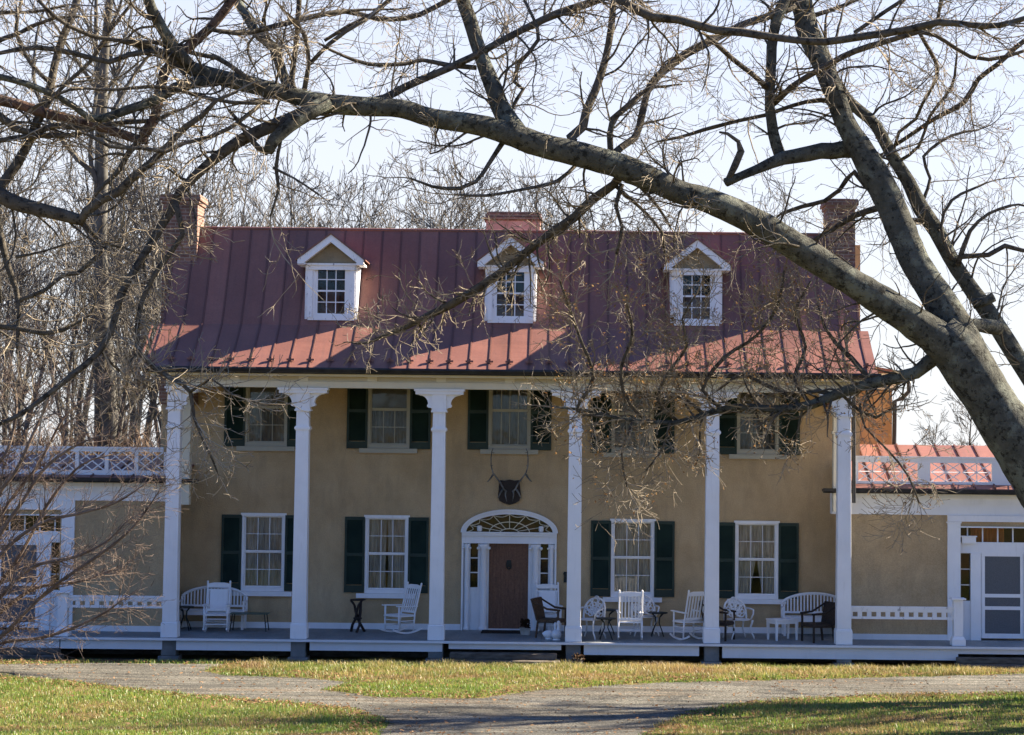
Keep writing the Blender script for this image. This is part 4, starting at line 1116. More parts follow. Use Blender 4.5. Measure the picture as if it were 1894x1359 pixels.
def iron_chair(loc, rz, label, w=.27, h=.92):
    t = root('iron_chair', loc, label, 'garden chair', 'white cast iron chairs on the porch', rz)
    m = M['ironwhite']
    for sx_, sy_ in ((-1, -1), (1, -1), (-1, 1), (1, 1)):
        z_ = np.linspace(0, .44, 7)
        p = [(sx_ * (w - .06 + .09 * abs(math.cos(q / .44 * 3.0)) ** 2 * (.5 if q > .22 else 1)), sy_ * (.17 + .05 * abs(math.cos(q / .44 * 3.0))), q) for q in z_]
        build(MB().tube(p, np.linspace(.016, .026, 7), 7), 'leg', m, t, smooth=True)
    s = MB().lathe([(w - .02, .43), (w + .01, .44), (w + .01, .455), (w - .03, .462)], (0, 0, 0), 20)
    build(s, 'seat', m, t)
    b = MB(); r = random.Random(5)
    ang = np.linspace(-.35, math.pi + .35, 23)
    def shell(a, f): return (w * 1.08 * f * math.cos(a), .13 + .13 * f * max(0, math.sin(a)) + .03, .50 + (h - .50) * f * (max(0, math.sin(a)) ** .6 if math.sin(a) > 0 else max(-.25, math.sin(a))))
    b.tube([shell(a, 1) for a in ang], .024, 7)
    for k in range(9):
        a = math.pi * (k + .5) / 9
        b.tube([shell(a + .22 * math.sin(q * 3) * (1 if k % 2 else -1), q) for q in np.linspace(.12, .98, 7)], .017, 5)
    for f in (.38, .68):
        for k in range(8):
            a = math.pi * (k + .6) / 8; c = shell(a, f)
            b.tube([(c[0] + .05 * math.cos(q), c[1], c[2] + .045 * math.sin(q)) for q in np.linspace(0, 6.28, 8)], .016, 5)
    b.tube([(w * .18 * math.cos(q), .27, h + .015 + .03 * math.sin(q)) for q in np.linspace(0, 6.28, 9)], .018, 5)
    build(b, 'backrest', m, t)
    for s_ in (-1, 1):
        build(MB().tube([(s_ * w, .14, .70), (s_ * (w + .05), 0, .69), (s_ * (w + .05), -.14, .67), (s_ * (w + .01), -.20, .58), (s_ * (w - .03), -.16, .46)], .02, 6), 'arm', m, t, smooth=True)
    return t
def wicker_chair(loc, rz, label, mat):
    t = root('wicker_armchair', loc, label, 'armchair', 'brown wicker armchairs on the porch', rz)
    w = .28
    for x_, y_, z_ in ((-w, -.25, .66), (w, -.25, .66), (-w, .24, .42), (w, .24, .42)):
        build(MB().bar((x_, y_ + (.05 if y_ > 0 else 0), 0), (x_, y_, z_), .04), 'leg', mat, t)
    build(MB().box(-w, w, -.28, .26, .35, .43), 'seat', mat, t, bevel=.015)
    b = MB(); n = 9
    q = []
    for k in range(n + 1):
        a = -1 + 2 * k / n
        q.append((a * (w + .02 + .05), .27 + .02 * (1 - a * a)))
    for (x0_, y0_), (x1_, y1_) in zip(q[:-1], q[1:]):
        b.add([(x0_ * .86, y0_ - .02, .40), (x1_ * .86, y1_ - .02, .40), (x1_, y1_ + .10, .88), (x0_, y0_ + .10, .88), (x0_ * .86, y0_ + .015, .40), (x1_ * .86, y1_ + .015, .40), (x1_, y1_ + .135, .88), (x0_, y0_ + .135, .88)],
              [(0, 3, 2, 1), (4, 5, 6, 7), (3, 7, 6, 2), (0, 1, 5, 4), (0, 4, 7, 3), (1, 2, 6, 5)])
    b.tube([(x_, y_ + .12, .885) for x_, y_ in q], .025, 6)
    build(b, 'backrest', mat, t)
    for s_ in (-1, 1):
        build(MB().tube([(s_ * (w + .05), .37, .86), (s_ * (w + .03), .18, .76), (s_ * (w + .02), .02, .675), (s_ * w, -.16, .66), (s_ * w, -.30, .65)], [.022, .022, .025, .028, .022], 7), 'arm', mat, t, smooth=True)
    return t
def iron_table(loc, label, r_, h, name='iron_table', glass=False, rz=0.0):
    t = root(name, loc, label, 'side table', 'small dark metal tables on the porch', rz)
    build(MB().lathe([(r_ - .01, h - .022), (r_, h - .014), (r_, h), (r_ - .02, h + .004)], n=20), 'table_top', M['iron'], t)
    for k in range(4):
        a = math.pi / 4 + k * math.pi / 2
        p = [(f * r_ * math.cos(a), f * r_ * math.sin(a), z_) for f, z_ in ((.85, 0), (.6, h * .25), (.22, h * .55), (.3, h * .8), (.75, h - .022))]
        build(MB().tube(p, .013, 6), 'leg', M['iron'], t, smooth=True)
    return t
FZ = ZF + .001
def at(px, y): return (floor_x(px, y), y, FZ)
bench(at(392, 2.22), 'white arch-backed slatted bench half hidden behind the panel backed rocking chair')
rocking_chair('rocking_chair', at(400, 1.35), R(4), 'white rocking chair with solid panel back standing before the left bench', 'panel')
iron_table(at(341, 1.75), 'small black table with thin legs between the first column and a panel backed rocker', .22, .56)
t = root('folding_table', at(461, 1.75), 'low green-topped table with thin splayed black legs right of the bench', 'side table')
build(MB().box(-.46, .46, -.24, .24, .405, .425), 'table_top', M['greentop'], t, bevel=.006)
for sx_, sy_ in ((-1, -1), (1, -1), (-1, 1), (1, 1)):
    build(MB().tube([(sx_ * .43, sy_ * .23, 0), (sx_ * .38, sy_ * .19, .404)], .012, 6), 'leg', M['iron'], t)
build(MB().tube([(-.39, -.2, .20), (-.39, .2, .20)], .008, 5).tube([(.39, -.2, .20), (.39, .2, .20)], .008, 5), 'stretcher', M['iron'], t)
t = root('plant_stand', at(661, 1.75), 'dark rustic plant stand of twisted branches under the second window', 'plant stand')
for k in range(3):
    a = 2.1 * k + .5
    p = [(f * math.cos(a + tw), f * math.sin(a + tw), z_) for f, tw, z_ in ((.19, 0, 0), (.12, .5, .17), (.055, 1.1, .31), (.06, 1.9, .48), (.09, 2.4, .64), (.17, 2.8, .75))]
    build(MB().tube(p, [.032, .032, .036, .034, .03, .026], 7, True, .1, np.random.default_rng(k)), 'leg', M['plaque'], t, smooth=True)
build(MB().lathe([(.15, .745), (.185, .755), (.185, .775), (.05, .78)], n=14), 'table_top', M['plaque'], t)
build(MB().lathe([(.08, .29), (.105, .31), (.105, .34), (.07, .355)], n=10), 'collar', M['plaque'], t)
rocking_chair('rocking_chair', at(739, 1.6), R(-48), 'white slat backed rocking chair turned sideways under the second window', 'slat')
rocking_chair('rocking_chair', at(1014, 2.05), R(6), 'white rocking chair with solid panel back beside the front door', 'panel')
tag(build(MB().box(X(890, 1166, 2), X(966, 1166, 2), 1.75, 2.45, FZ, FZ + .02), 'doormat', M['mat'], at=(floor_x(928, 2.1), 2.1, FZ), bevel=.006), 'dark doormat lying before the brown front door', 'doormat')
t = root('planter', at(971, 1.5), 'pale stone planter holding a dark dead plant by the front door', 'planter')
build(MB().taper((0, 0, 0), (.10, .09), (0, 0, .14), (.125, .11)).box(-.135, .135, -.12, .12, .141, .165), 'box', M['planter'], t, bevel=.006)
dp_ = MB(); r = random.Random(3)
for k in range(70):
    c = Vector((r.uniform(-.10, .10), r.uniform(-.08, .08), r.uniform(.17, .37)))
    e = Vector((r.gauss(0, 1), r.gauss(0, 1), r.gauss(0, 1))).normalized() * r.uniform(.03, .06); f = e.orthogonal() * .6
    dp_.add([c - e, c + f, c + e, c - f], [(0, 1, 2, 3)])
build(dp_, 'plant', M['deadplant'], t)
wicker_chair(at(1020, .95), R(72), 'brown wicker armchair facing right, left of the fourth column', M['wicker'])
def goose(loc, rz, label, scale=1.0):
    t = root('bird_ornament', loc, label, 'ornament', 'white bird ornaments on the porch floor', rz)
    m = MB()
    a = np.linspace(0, 1, 11)
    m.tube([(0, (-.15 + .32 * q) * scale, (.10 + .05 * q * q) * scale) for q in a], [max(.012, .105 * math.sin(math.pi * min(1, .08 + q * .92)) ** .7) * scale for q in a], 12)
    nk = [(0, -.10, .14), (0, -.17, .20), (0, -.165, .28), (0, -.15, .33), (0, -.17, .355), (0, -.215, .345), (0, -.25, .335)]
    m.tube([tuple(scale * v for v in p) for p in nk], [.05 * scale, .04 * scale, .03 * scale, .03 * scale, .037 * scale, .026 * scale, .008 * scale], 9)
    build(m, 'body', M['planter' if False else 'furniture'], t, smooth=True)
    build(MB().lathe([(.08 * scale, 0), (.09 * scale, .01), (.06 * scale, .05 * scale)], n=12), 'base', M['furniture'], t)
    return t
goose(at(1015, .42), R(120), 'white bird ornament with curved neck under the wicker armchair arm')
goose(at(1029, .22), R(165), 'larger plump white bird ornament next to the fourth column base', 1.12)
iron_chair(at(1091, .75), R(-35), 'white ornate cast iron chair just right of the fourth column')
iron_table(at(1121, .5), 'small dark table in front of the cast iron chair beside the fourth column', .24, .50)
rocking_chair('rocking_chair', at(1165, .55), R(180), 'white slat backed rocking chair seen from behind, between the two middle cast iron chairs', 'slat')
iron_chair(at(1192, 1.7), R(12), 'white ornate cast iron chair partly behind the rocking chair under the fourth window')
iron_table(at(1122, 1.95), 'taller dark table near the wall right of the fourth column', .3, .58)
iron_table(at(1216, 1.5), 'dark table between the two slat backed rocking chairs', .24, .56)
rocking_chair('rocking_chair', at(1274, .8), R(-152), 'white slat backed rocking chair turned aslant beside the fifth column', 'slat')
wicker_chair(at(1331, .75), R(65), 'dark wicker armchair half hidden behind the fifth column', M['darkwicker'])
iron_chair(at(1366, 1.15), R(24), 'white ornate cast iron chair right of the fifth column', .27, .90)
t = root('white_table', at(1447, .95), 'plain white wooden table in front of the right hand bench', 'side table', rz=R(28))
build(MB().box(-.32, .32, -.22, .22, .46, .49), 'table_top', M['furniture'], t, bevel=.005)
build(MB().box(-.28, .28, -.185, -.165, .38, .459).box(-.28, .28, .165, .185, .38, .459).box(-.29, -.27, -.164, .164, .38, .459).box(.27, .29, -.164, .164, .38, .459), 'apron', M['furniture'], t)
for sx_, sy_ in ((-1, -1), (1, -1), (-1, 1), (1, 1)):
    build(MB().taper((sx_ * .28, sy_ * .18, 0), (.018, .018), (sx_ * .28, sy_ * .18, .459), (.03, .03)), 'leg', M['furniture'], t)
bench(at(1508, 2.15), 'white arch-backed slatted bench behind the wicker chair at the sixth column')
wicker_chair(at(1512, .55), R(-68), 'brown wicker armchair facing left beside the sixth column', M['darkwicker'])
# trophy of antlers over the door
def tw(zx, zy, y): return W(840 + zx / 8.495, 780 + zy / 8.495, y)
tc_ = tw(870, 1100, YW - .05)
t = root('antler_trophy', (float(tc_[0]), YW - .05, float(tc_[2])), 'mounted elk antlers on a dark shield plaque above the fanlight', 'trophy', world_built=True)
out = [(725, 915), (790, 925), (870, 908), (950, 925), (1020, 915), (1035, 1010), (1050, 1150), (1025, 1240), (960, 1280), (870, 1305), (780, 1280), (710, 1240), (690, 1150), (705, 1010)]
build(MB().prism([(float(tw(a, b, YW - .03)[0]), float(tw(a, b, YW - .03)[2])) for a, b in out][::-1], YW - .06, YW - .002, 'y'), 'plaque', M['plaque'], t)
def ant(pts, r0, r1, ys, mat, parent, name):
    P = [tw(a, b, y) for (a, b), y in zip(pts, np.linspace(ys[0], ys[1], len(pts)))]
    return build(MB().tube(P, np.linspace(r0, r1, len(P)), 6), name, mat, parent, smooth=True)
for sg_ in (-1, 1):
    def mx(p): return [(870 + sg_ * (a - 870), b) for a, b in p]
    m_ = MB()
    def seg(pts, r0, r1, ya, yb_):
        m_.tube([tw(a, b, y) for (a, b), y in zip(mx(pts), np.linspace(ya, yb_, len(pts)))], np.linspace(r0, r1, len(pts)), 6)
    seg([(915, 1095), (960, 1060), (1010, 960), (1080, 870), (1130, 800), (1160, 690), (1160, 560), (1150, 470), (1130, 420)], .024, .011, YW - .08, YW - .45)
    seg([(930, 1085), (935, 1150), (915, 1250)], .026, .013, YW - .09, YW - .12)
    seg([(975, 1060), (1015, 1120), (1050, 1200)], .026, .013, YW - .10, YW - .16)
    seg([(1130, 830), (1170, 890), (1215, 940)], .024, .013, YW - .2, YW - .28)
    seg([(1155, 700), (1135, 680)], .014, .008, YW - .3, YW - .33)
    seg([(1150, 480), (1110, 490)], .012, .007, YW - .42, YW - .44)
    build(m_, 'antler', M['antler'], t, smooth=True)
# small dark wall plate and dried flowers on the ground
wx = X(1046.5, 1067, YW); wz = Z(1046.5, 1067, YW)
tag(build(MB().box(wx - .05, wx + .05, YW - .03, YW - .001, wz - .13, wz + .13).box(wx - .06, wx + .06, YW - .036, YW - .031, wz + .06, wz + .10), 'letter_box', M['iron'], at=(wx, YW, wz - .13)), 'small dark wall box between the front door and the fourth column', 'wall box')
fx_ = X(1069, 1205, -.5); dm_ = MB(); r = random.Random(8)
for k in range(170):
    u = Vector((r.gauss(0, 1), r.gauss(0, 1), abs(r.gauss(0, 1)))).normalized() * r.uniform(.05, .17)
    c = Vector((fx_, -.52, .16)) + u; e = Vector((r.gauss(0, 1), r.gauss(0, 1), r.gauss(0, 1))).normalized() * .03; f = e.orthogonal() * .6
    dm_.add([c - e, c + f, c + e, c - f], [(0, 1, 2, 3)])
t = root('flower_pot', (fx_, -.52, 0), 'pot of withered brown flowers at the foot of the fourth column', 'flower pot', world_built=True)
build(MB().lathe([(.08, 0), (.11, .17), (.12, .17), (.12, .20), (.1, .2)], (fx_, -.52, 0), 12), 'pot', M['stone'], t)
build(dm_, 'dead_flowers', M['deadplant'], t)

# ================================================================== TREES
def spline(pts, step):
    """smooth path through points with attributes (any number of columns)"""
    P = np.asarray(pts, float); n = len(P)
    if n < 3: return P
    E = np.vstack([2 * P[0] - P[1], P, 2 * P[-1] - P[-2]]); out = []
    for i in range(n - 1):
        p0, p1, p2, p3 = E[i], E[i + 1], E[i + 2], E[i + 3]
        k = max(1, int(np.linalg.norm((p2 - p1)[:3]) / step))
        for t in np.arange(k) / k:
            out.append(.5 * (2 * p1 + (p2 - p0) * t + (2 * p0 - 5 * p1 + 4 * p2 - p3) * t * t + (3 * p1 - p0 - 3 * p2 + p3) * t ** 3))
    out.append(P[-1])
    return np.array(out)
class Twigs:
    """recursive crooked twigs; three sided tubes gathered in one mesh per material"""
    def __init__(s, seed, thin=.0035): s.r = np.random.default_rng(seed); s.mb = MB(); s.thick = MB(); s.tips = []; s.thin = thin; s.count = 0
    def unit(s):
        v = s.r.standard_normal(3); return v / (np.linalg.norm(v) + 1e-9)
    def grow(s, p, d, L, r0, lvl, up=.05, crook=.28, dens=3.2, seg=.12, spread=(.6, 1.1), flat=1.0):
        n = max(3, min(16, int(L / seg))); st = L / n
        P = [np.array(p, float)]; D = [d]
        cv = s.unit() * crook * .55; flip = s.r.integers(1, n + 1)
        for i in range(n):
            if i == flip: cv = -cv * .8
            d = d + cv + crook * .6 * s.unit() * np.array([1, flat, 1]) + np.array([0, 0, up])
            d = d / np.linalg.norm(d)
            P.append(P[-1] + d * st); D.append(d)
        rs = np.linspace(r0, max(s.thin, r0 * .35), n + 1)
        (s.thick if r0 > .02 else s.mb).tube(P, rs, 6 if r0 > .05 else 5 if r0 > .02 else 3, cap=False)
        s.count += 1
        if lvl <= 0:
            s.tips.append((P[-1], d)); return
        k = s.r.poisson(dens * L) + 1
        for _ in range(k):
            t = s.r.uniform(.18, 1.0); i = min(n - 1, int(t * n))
            q = P[i] + (P[i + 1] - P[i]) * (t * n - i)
            ax = s.unit() * np.array([1, flat, 1]); ax -= D[i] * (ax @ D[i]); ax /= np.linalg.norm(ax) + 1e-9
            a = s.r.uniform(*spread)
            nd = D[i] * math.cos(a) + ax * math.sin(a)
            s.grow(q, nd, L * s.r.uniform(.35, .75) * (1.1 - .5 * t), max(s.thin, rs[i] * .6), lvl - 1, up, crook, dens * 1.15, seg * .7, spread, flat)
TREE = {'lim': MB(), 'br': MB(), 'old': MB()}
def limb(mb, pts, y, n=10, hosts=None, step=.18, seed=0, wob=.022, yend=None, scale_r=1.0):
    """pts: photo pixels (x, y, half width); y: depth plane of the limb's start, yend: of its end"""
    ye_ = y if yend is None else yend
    L = np.cumsum([0] + [math.dist(pts[i][:2], pts[i + 1][:2]) for i in range(len(pts) - 1)]); L = L / L[-1]
    Q = []
    for (a, b, h), t in zip(pts, L):
        yy = y + (ye_ - y) * t
        w = W(a, b, yy); Q.append([*w, h * (yy + 48) / FPX * scale_r])
    Q = spline(Q, step)
    r = np.random.default_rng(abs(seed + int(pts[0][0]) * 7 + int(pts[0][1])) + 5000)
    m = len(Q)
    if m > 4:
        amp = np.clip(Q[:, 3], .01, .12) * .35
        jit = np.cumsum(r.standard_normal((m, 3)), 0); jit -= np.linspace(0, 1, m)[:, None] * jit[-1]
        jit *= (amp / (1 + np.abs(jit).max()))[:, None]
        Q[:, :3] += jit
    lump = np.convolve(r.standard_normal(m + 12), np.hanning(9) / 4.5, 'same')[6:6 + m]
    mb.tube(Q[:, :3], np.maximum(Q[:, 3] * (1 + .07 * lump), .008), n, True, wob, r)
    if hosts is not None: hosts.append(Q)
    return Q
H1, H2, H3 = [], [], []                 # hosts of twigs: sky region, low leafy branch, left hand tree
TY = -16.0
def T(pts, y, hosts=H1, which='lim', n=10, yend=None, **k): return limb(TREE[which], pts, y, n, hosts, yend=yend, **k)
T([(2190, 1420, 82), (2140, 1300, 72), (2075, 1150, 62), (1990, 990, 55), (1912, 862, 50), (1845, 762, 48), (1806, 702, 47), (1768, 648, 46), (1736, 612, 38)], TY, None, n=20, step=.14)
T([(1785, 668, 42), (1745, 636, 36), (1706, 606, 31), (1600, 536, 28), (1500, 474, 27), (1412, 418, 25), (1310, 368, 24), (1254, 352, 23), (1150, 308, 24), (1060, 283, 23), (1000, 268, 23), (950, 250, 23), (880, 229, 20), (800, 217, 18), (740, 199, 18), (650, 194, 18), (590, 188, 17), (530, 173, 16), (450, 154, 16), (390, 139, 15), (345, 122, 14)], TY, H1, n=18, yend=TY - 2.5, step=.14)
T([(352, 125, 13), (325, 92, 11), (300, 55, 10), (280, 15, 10), (258, -50, 9), (230, -130, 7)], TY - 2.5, yend=TY - 3.5)
T([(1806, 690, 40), (1768, 610, 34), (1730, 545, 31), (1695, 490, 28), (1668, 430, 27), (1648, 380, 27), (1624, 335, 28), (1597, 285, 24), (1570, 235, 20), (1545, 170, 20), (1518, 105, 21), (1496, 60, 21), (1482, 0, 21), (1465, -70, 19), (1450, -170, 15)], TY, n=18, yend=TY + 1.5, step=.14)
T([(2230, 1400, 46), (2150, 1180, 36), (2060, 960, 26), (1975, 805, 20), (1905, 702, 18), (1852, 622, 17), (1812, 560, 16), (1770, 500, 15), (1732, 430, 15), (1702, 388, 15), (1680, 340, 13), (1650, 290, 12), (1622, 235, 11), (1592, 207, 11), (1572, 188, 10), (1548, 150, 8), (1530, 100, 6)], TY + 1.0, n=14, yend=TY + 2.2)
T([(1772, 612, 20), (1795, 602, 14), (1815, 602, 13), (1845, 606, 14)], TY + .2, None, yend=TY + 1.0)
T([(1800, 562, 10), (1820, 558, 9), (1838, 549, 9)], TY + 1.0, None)
T([(1590, 274, 17), (1560, 273, 16), (1500, 283, 15), (1450, 292, 13), (1400, 311, 9), (1370, 325, 8), (1343, 337, 9)], TY + 1, yend=TY + .2, hosts=None)
T([(1446, 294, 12), (1435, 268, 11), (1424, 200, 10), (1425, 140, 10), (1432, 60, 10), (1452, 0, 11), (1460, -60, 9)], TY + .7, yend=TY + .9)
T([(1345, 335, 5), (1358, 308, 7), (1369, 280, 7), (1365, 262, 4), (1345, 247, 3), (1330, 244, 2)], TY + .2, which='br', hosts=None)
T([(955, 252, 22), (938, 225, 19), (922, 195, 17), (900, 140, 15), (880, 80, 14), (858, 10, 13), (838, -60, 12), (815, -150, 9)], TY - 1.4, yend=TY - .4, n=12)
BR = lambda p, y, h=H1, **k: T(p, y, h, 'br', 7, **k)
BR([(640, 195, 5), (711, 180, 7), (750, 160, 7), (809, 135, 7), (874, 105, 7), (901, 91, 7), (968, 54, 7), (1029, 25, 8), (1080, 8, 8), (1140, -15, 8)], TY - 1.6, yend=TY - .6)
BR([(880, 125, 5), (830, 120, 5), (782, 110, 4), (748, 117, 4), (681, 118, 4), (630, 101, 3), (590, 80, 2)], TY - 1, yend=TY - 2)
BR([(575, 30, 4), (640, 20, 5), (690, 33, 5), (750, 33, 5), (800, 15, 5), (845, -10, 5)], TY - 1, yend=TY - .5)
BR([(600, 75, 3), (645, 48, 4), (690, 25, 4), (725, -5, 4)], TY - 1.2)
BR([(1062, 262, 10), (1056, 254, 9), (1080, 233, 9), (1085, 205, 8), (1104, 162, 8), (1121, 112, 7), (1131, 51, 7), (1136, 0, 6), (1140, -60, 5)], TY - 1.1, yend=TY - .6)
BR([(1135, 285, 8), (1150, 272, 7), (1175, 254, 7), (1188, 210, 7), (1198, 166, 7), (1226, 132, 8), (1270, 98, 8), (1310, 78, 8), (1372, 46, 7), (1433, 27, 7), (1470, 12, 7)], TY - .9, yend=TY + 1)
BR([(1130, 285, 6), (1128, 250, 6), (1134, 220, 6), (1165, 193, 6), (1190, 169, 5)], TY - .9)
BR([(955, 250, 6), (945, 205, 4), (968, 165, 4), (950, 150, 4), (960, 118, 4), (996, 73, 4), (985, 30, 3), (970, 0, 3)], TY - 1.3, yend=TY - 1.0)
BR([(1150, 322, 9), (1135, 340, 8), (1094, 369, 9), (1063, 400, 9), (1002, 443, 8), (968, 471, 8), (901, 522, 8), (850, 552, 8), (799, 579, 7), (748, 606, 5), (691, 629, 3)], TY - .8, H2, yend=TY + 1.5)
T([(1745, 648, 18), (1724, 666, 14), (1694, 691, 12), (1653, 701, 11), (1609, 711, 10), (1552, 728, 10), (1504, 748, 9), (1440, 757, 8), (1366, 752, 7), (1305, 765, 6), (1254, 781, 5), (1205, 779, 4), (1138, 772, 3), (1087, 759, 3), (1019, 752, 2)], TY, H2, n=10, yend=TY + 1.8)
BR([(1615, 712, 5), (1599, 691, 5), (1575, 661, 5), (1545, 633, 4), (1525, 603, 3), (1512, 560, 2)], TY + .4, H2, yend=TY + 1.2)
BR([(1545, 730, 5), (1512, 722, 4), (1457, 728, 4), (1396, 700, 4), (1372, 690, 3), (1330, 720, 2)], TY + .6, H2, yend=TY + 1.4)
BR([(1340, 757, 4), (1300, 720, 4), (1340, 660, 4), (1400, 620, 3), (1440, 560, 3), (1450, 500, 2)], TY + 1.2, H2, yend=TY + .6)
BR([(1130, 772, 3), (1067, 759, 3), (1097, 701, 4), (1070, 617, 3), (1050, 560, 3), (1036, 520, 2)], TY + 1.6, H2, yend=TY + 1)
BR([(1200, 780, 3), (1160, 740, 4), (1150, 680, 3), (1170, 620, 3), (1160, 560, 2)], TY + 1.5, H2, yend=TY + .8)
BR([(1254, 780, 4), (1215, 740, 3), (1235, 690, 3), (1270, 640, 3), (1262, 590, 2), (1290, 540, 2)], TY + 1.4, H2, yend=TY + .6)
BR([(1300, 765, 4), (1260, 735, 3), (1200, 735, 3), (1130, 725, 2)], TY + 1.4, H2, yend=TY + 2)
BR([(1500, 748, 4), (1470, 700, 4), (1490, 640, 3), (1470, 580, 3), (1500, 520, 2)], TY + .8, H2)
BR([(1555, 728, 3), (1590, 760, 3), (1620, 772, 3), (1650, 755, 2)], TY + .6, H2)
BR([(1395, 755, 3), (1410, 790, 2), (1440, 800, 2)], TY + 1, H2); BR([(1240, 780, 3), (1225, 830, 2), (1195, 870, 2)], TY + 1.2, H2); BR([(1170, 780, 3), (1150, 840, 2), (1160, 900, 2)], TY + 1.4, H2)
BR([(1590, 745, 3), (1600, 790, 2), (1640, 830, 2), (1680, 880, 2), (1700, 930, 1.5)], TY + .4, H2)
BR([(1635, 335, 9), (1600, 345, 5), (1579, 318, 5), (1552, 352, 4), (1525, 372, 4), (1484, 382, 4), (1443, 396, 3)], TY + 1.2, yend=TY + 2)
BR([(1650, 378, 8), (1626, 386, 7), (1579, 399, 6), (1542, 423, 5), (1511, 440, 4)], TY + 1.0, yend=TY + 2)
BR([(1560, 190, 6), (1518, 186, 5), (1490, 189, 4), (1443, 203, 4), (1416, 213, 4), (1366, 223, 4), (1322, 234, 4), (1254, 254, 3), (1215, 262, 2)], TY + 1.2)
BR([(1433, 190, 6), (1464, 159, 6), (1504, 135, 6), (1559, 105, 6), (1609, 85, 6), (1677, 66, 5), (1720, 52, 5)], TY + .8, yend=TY - 1.5)
BR([(1300, 60, 3), (1322, 78, 5), (1355, 108, 5), (1389, 135, 5), (1418, 160, 5)], TY - .5, yend=TY + .7)
BR([(1380, -170, 11), (1250, -110, 10), (1180, -45, 9), (1144, 0, 9), (1171, 17, 9), (1205, 32, 9), (1254, 37, 8), (1322, 54, 8), (1372, 58, 8), (1440, 69, 7), (1525, 76, 7), (1592, 66, 7), (1687, 52, 7), (1735, 41, 7), (1795, 46, 6), (1846, 47, 6), (1900, 32, 5), (1990, 10, 4)], TY - 1.5, yend=TY - 3)
BR([(1690, 56, 5), (1730, 66, 4), (1745, 74, 4), (1795, 105, 4), (1829, 110, 4), (1863, 104, 4), (1900, 92, 3), (1960, 80, 2)], TY - 2)
BR([(1970, 30, 5), (1894, 74, 5), (1846, 118, 5), (1809, 146, 5), (1782, 190, 5), (1728, 220, 4), (1677, 254, 4), (1657, 267, 4)], TY + .5, yend=TY + 2)
BR([(1700, 60, 4), (1735, 125, 4), (1725, 160, 3), (1707, 190, 3), (1694, 220, 3), (1663, 244, 3), (1655, 270, 3)], TY, yend=TY + 2)
BR([(1772, 490, 5), (1782, 461, 5), (1795, 427, 4), (1829, 395, 3), (1870, 380, 3)], TY + 1.6)
BR([(1775, 475, 5), (1800, 472, 5), (1829, 471, 5), (1860, 454, 5), (1894, 464, 4), (1960, 460, 3)], TY + 1.6)
BR([(1700, 390, 4), (1720, 330, 3), (1708, 290, 3), (1760, 250, 3), (1810, 240, 2)], TY + 2, yend=TY + 2.6)
BR([(1660, 300, 4), (1700, 270, 3), (1720, 215, 3), (1760, 160, 3), (1770, 100, 2)], TY + 2, yend=TY + 1)
BR([(1760, 480, 4), (1740, 420, 3), (1760, 370, 3), (1820, 340, 2)], TY + 1.6)
BR([(1580, 60, 4), (1640, 20, 4), (1700, -20, 4)], TY + 1); BR([(1500, 30, 5), (1560, 10, 4), (1640, -30, 4)], TY + 1.2)
T([(1385, 408, 16), (1402, 404, 17), (1424, 418, 15)], TY - .75, None, yend=TY - .75)
T([(955, 262, 16), (948, 240, 15), (940, 226, 12)], TY - 1.6, None)
# arms running down to the left from the great limb
T([(622, 192, 14), (575, 203, 14), (525, 222, 13), (474, 244, 12), (423, 271, 11), (389, 298, 10), (359, 325, 9), (332, 355, 9), (315, 389, 9), (288, 433, 8), (271, 461, 8), (240, 510, 7), (220, 552, 7), (205, 610, 7), (183, 650, 6), (135, 691, 6), (85, 732, 5), (30, 770, 4), (-40, 800, 4)], TY - 2, H3, 'br', 9, yend=TY - 4)
BR([(322, 372, 6), (338, 434, 5), (315, 468, 5), (281, 515, 5), (264, 552, 5), (254, 603, 5), (257, 650, 5), (288, 681, 5), (338, 711, 4), (352, 725, 4), (359, 772, 3), (376, 813, 3), (393, 850, 2), (405, 880, 1.5)], TY - 3, H2, yend=TY - 3.4)
BR([(350, 725, 3), (390, 700, 2), (430, 730, 2), (480, 745, 1.5)], TY - 3.4, H2)
BR([(264, 640, 3), (240, 670, 3), (250, 700, 2), (285, 720, 1.5)], TY - 3.2, H2)
T([(605, 190, 16), (570, 208, 15), (530, 235, 13), (505, 258, 12), (496, 280, 10)], TY - 2.2, None, 'lim', yend=TY - 2.6)
BR([(496, 280, 7), (480, 276, 6), (462, 255, 5), (440, 222, 4), (423, 203, 3)], TY - 2.5, H3)
T([(400, 145, 14), (365, 149, 11), (325, 160, 10), (288, 183, 9), (237, 203, 9), (186, 220, 8), (162, 217, 7), (135, 196, 6), (101, 176, 6), (51, 156, 6), (0, 142, 6), (-60, 135, 5)], TY - 2.4, H3, 'lim', 9, yend=TY - 4)
T([(545, 176, 14), (534, 158, 11), (526, 140, 10), (521, 122, 10), (508, 88, 10), (474, 61, 9), (457, 27, 9), (436, -5, 8), (420, -70, 7)], TY - 2, H1, 'lim', 9, yend=TY - 1)
BR([(545, 172, 6), (541, 149, 6), (548, 85, 5), (551, 27, 5), (556, -30, 4)], TY - 2)
BR([(560, 185, 5), (566, 150, 5), (572, 118, 4), (565, 68, 4), (552, 45, 3)], TY - 2, yend=TY - 2.5)
BR([(573, 118, 4), (609, 81, 4), (640, 57, 4), (680, 35, 3)], TY - 2.2)
BR([(380, 52, 4), (440, 61, 5), (508, 47, 5), (575, 30, 5), (640, 20, 4)], TY - 2.6, yend=TY - 1.6)
BR([(340, 118, 6), (321, 95, 5), (237, 102, 5), (203, 115, 5), (135, 98, 5), (68, 88, 5), (0, 98, 4), (-60, 110, 4)], TY - 2.6, H3, yend=TY - 4)
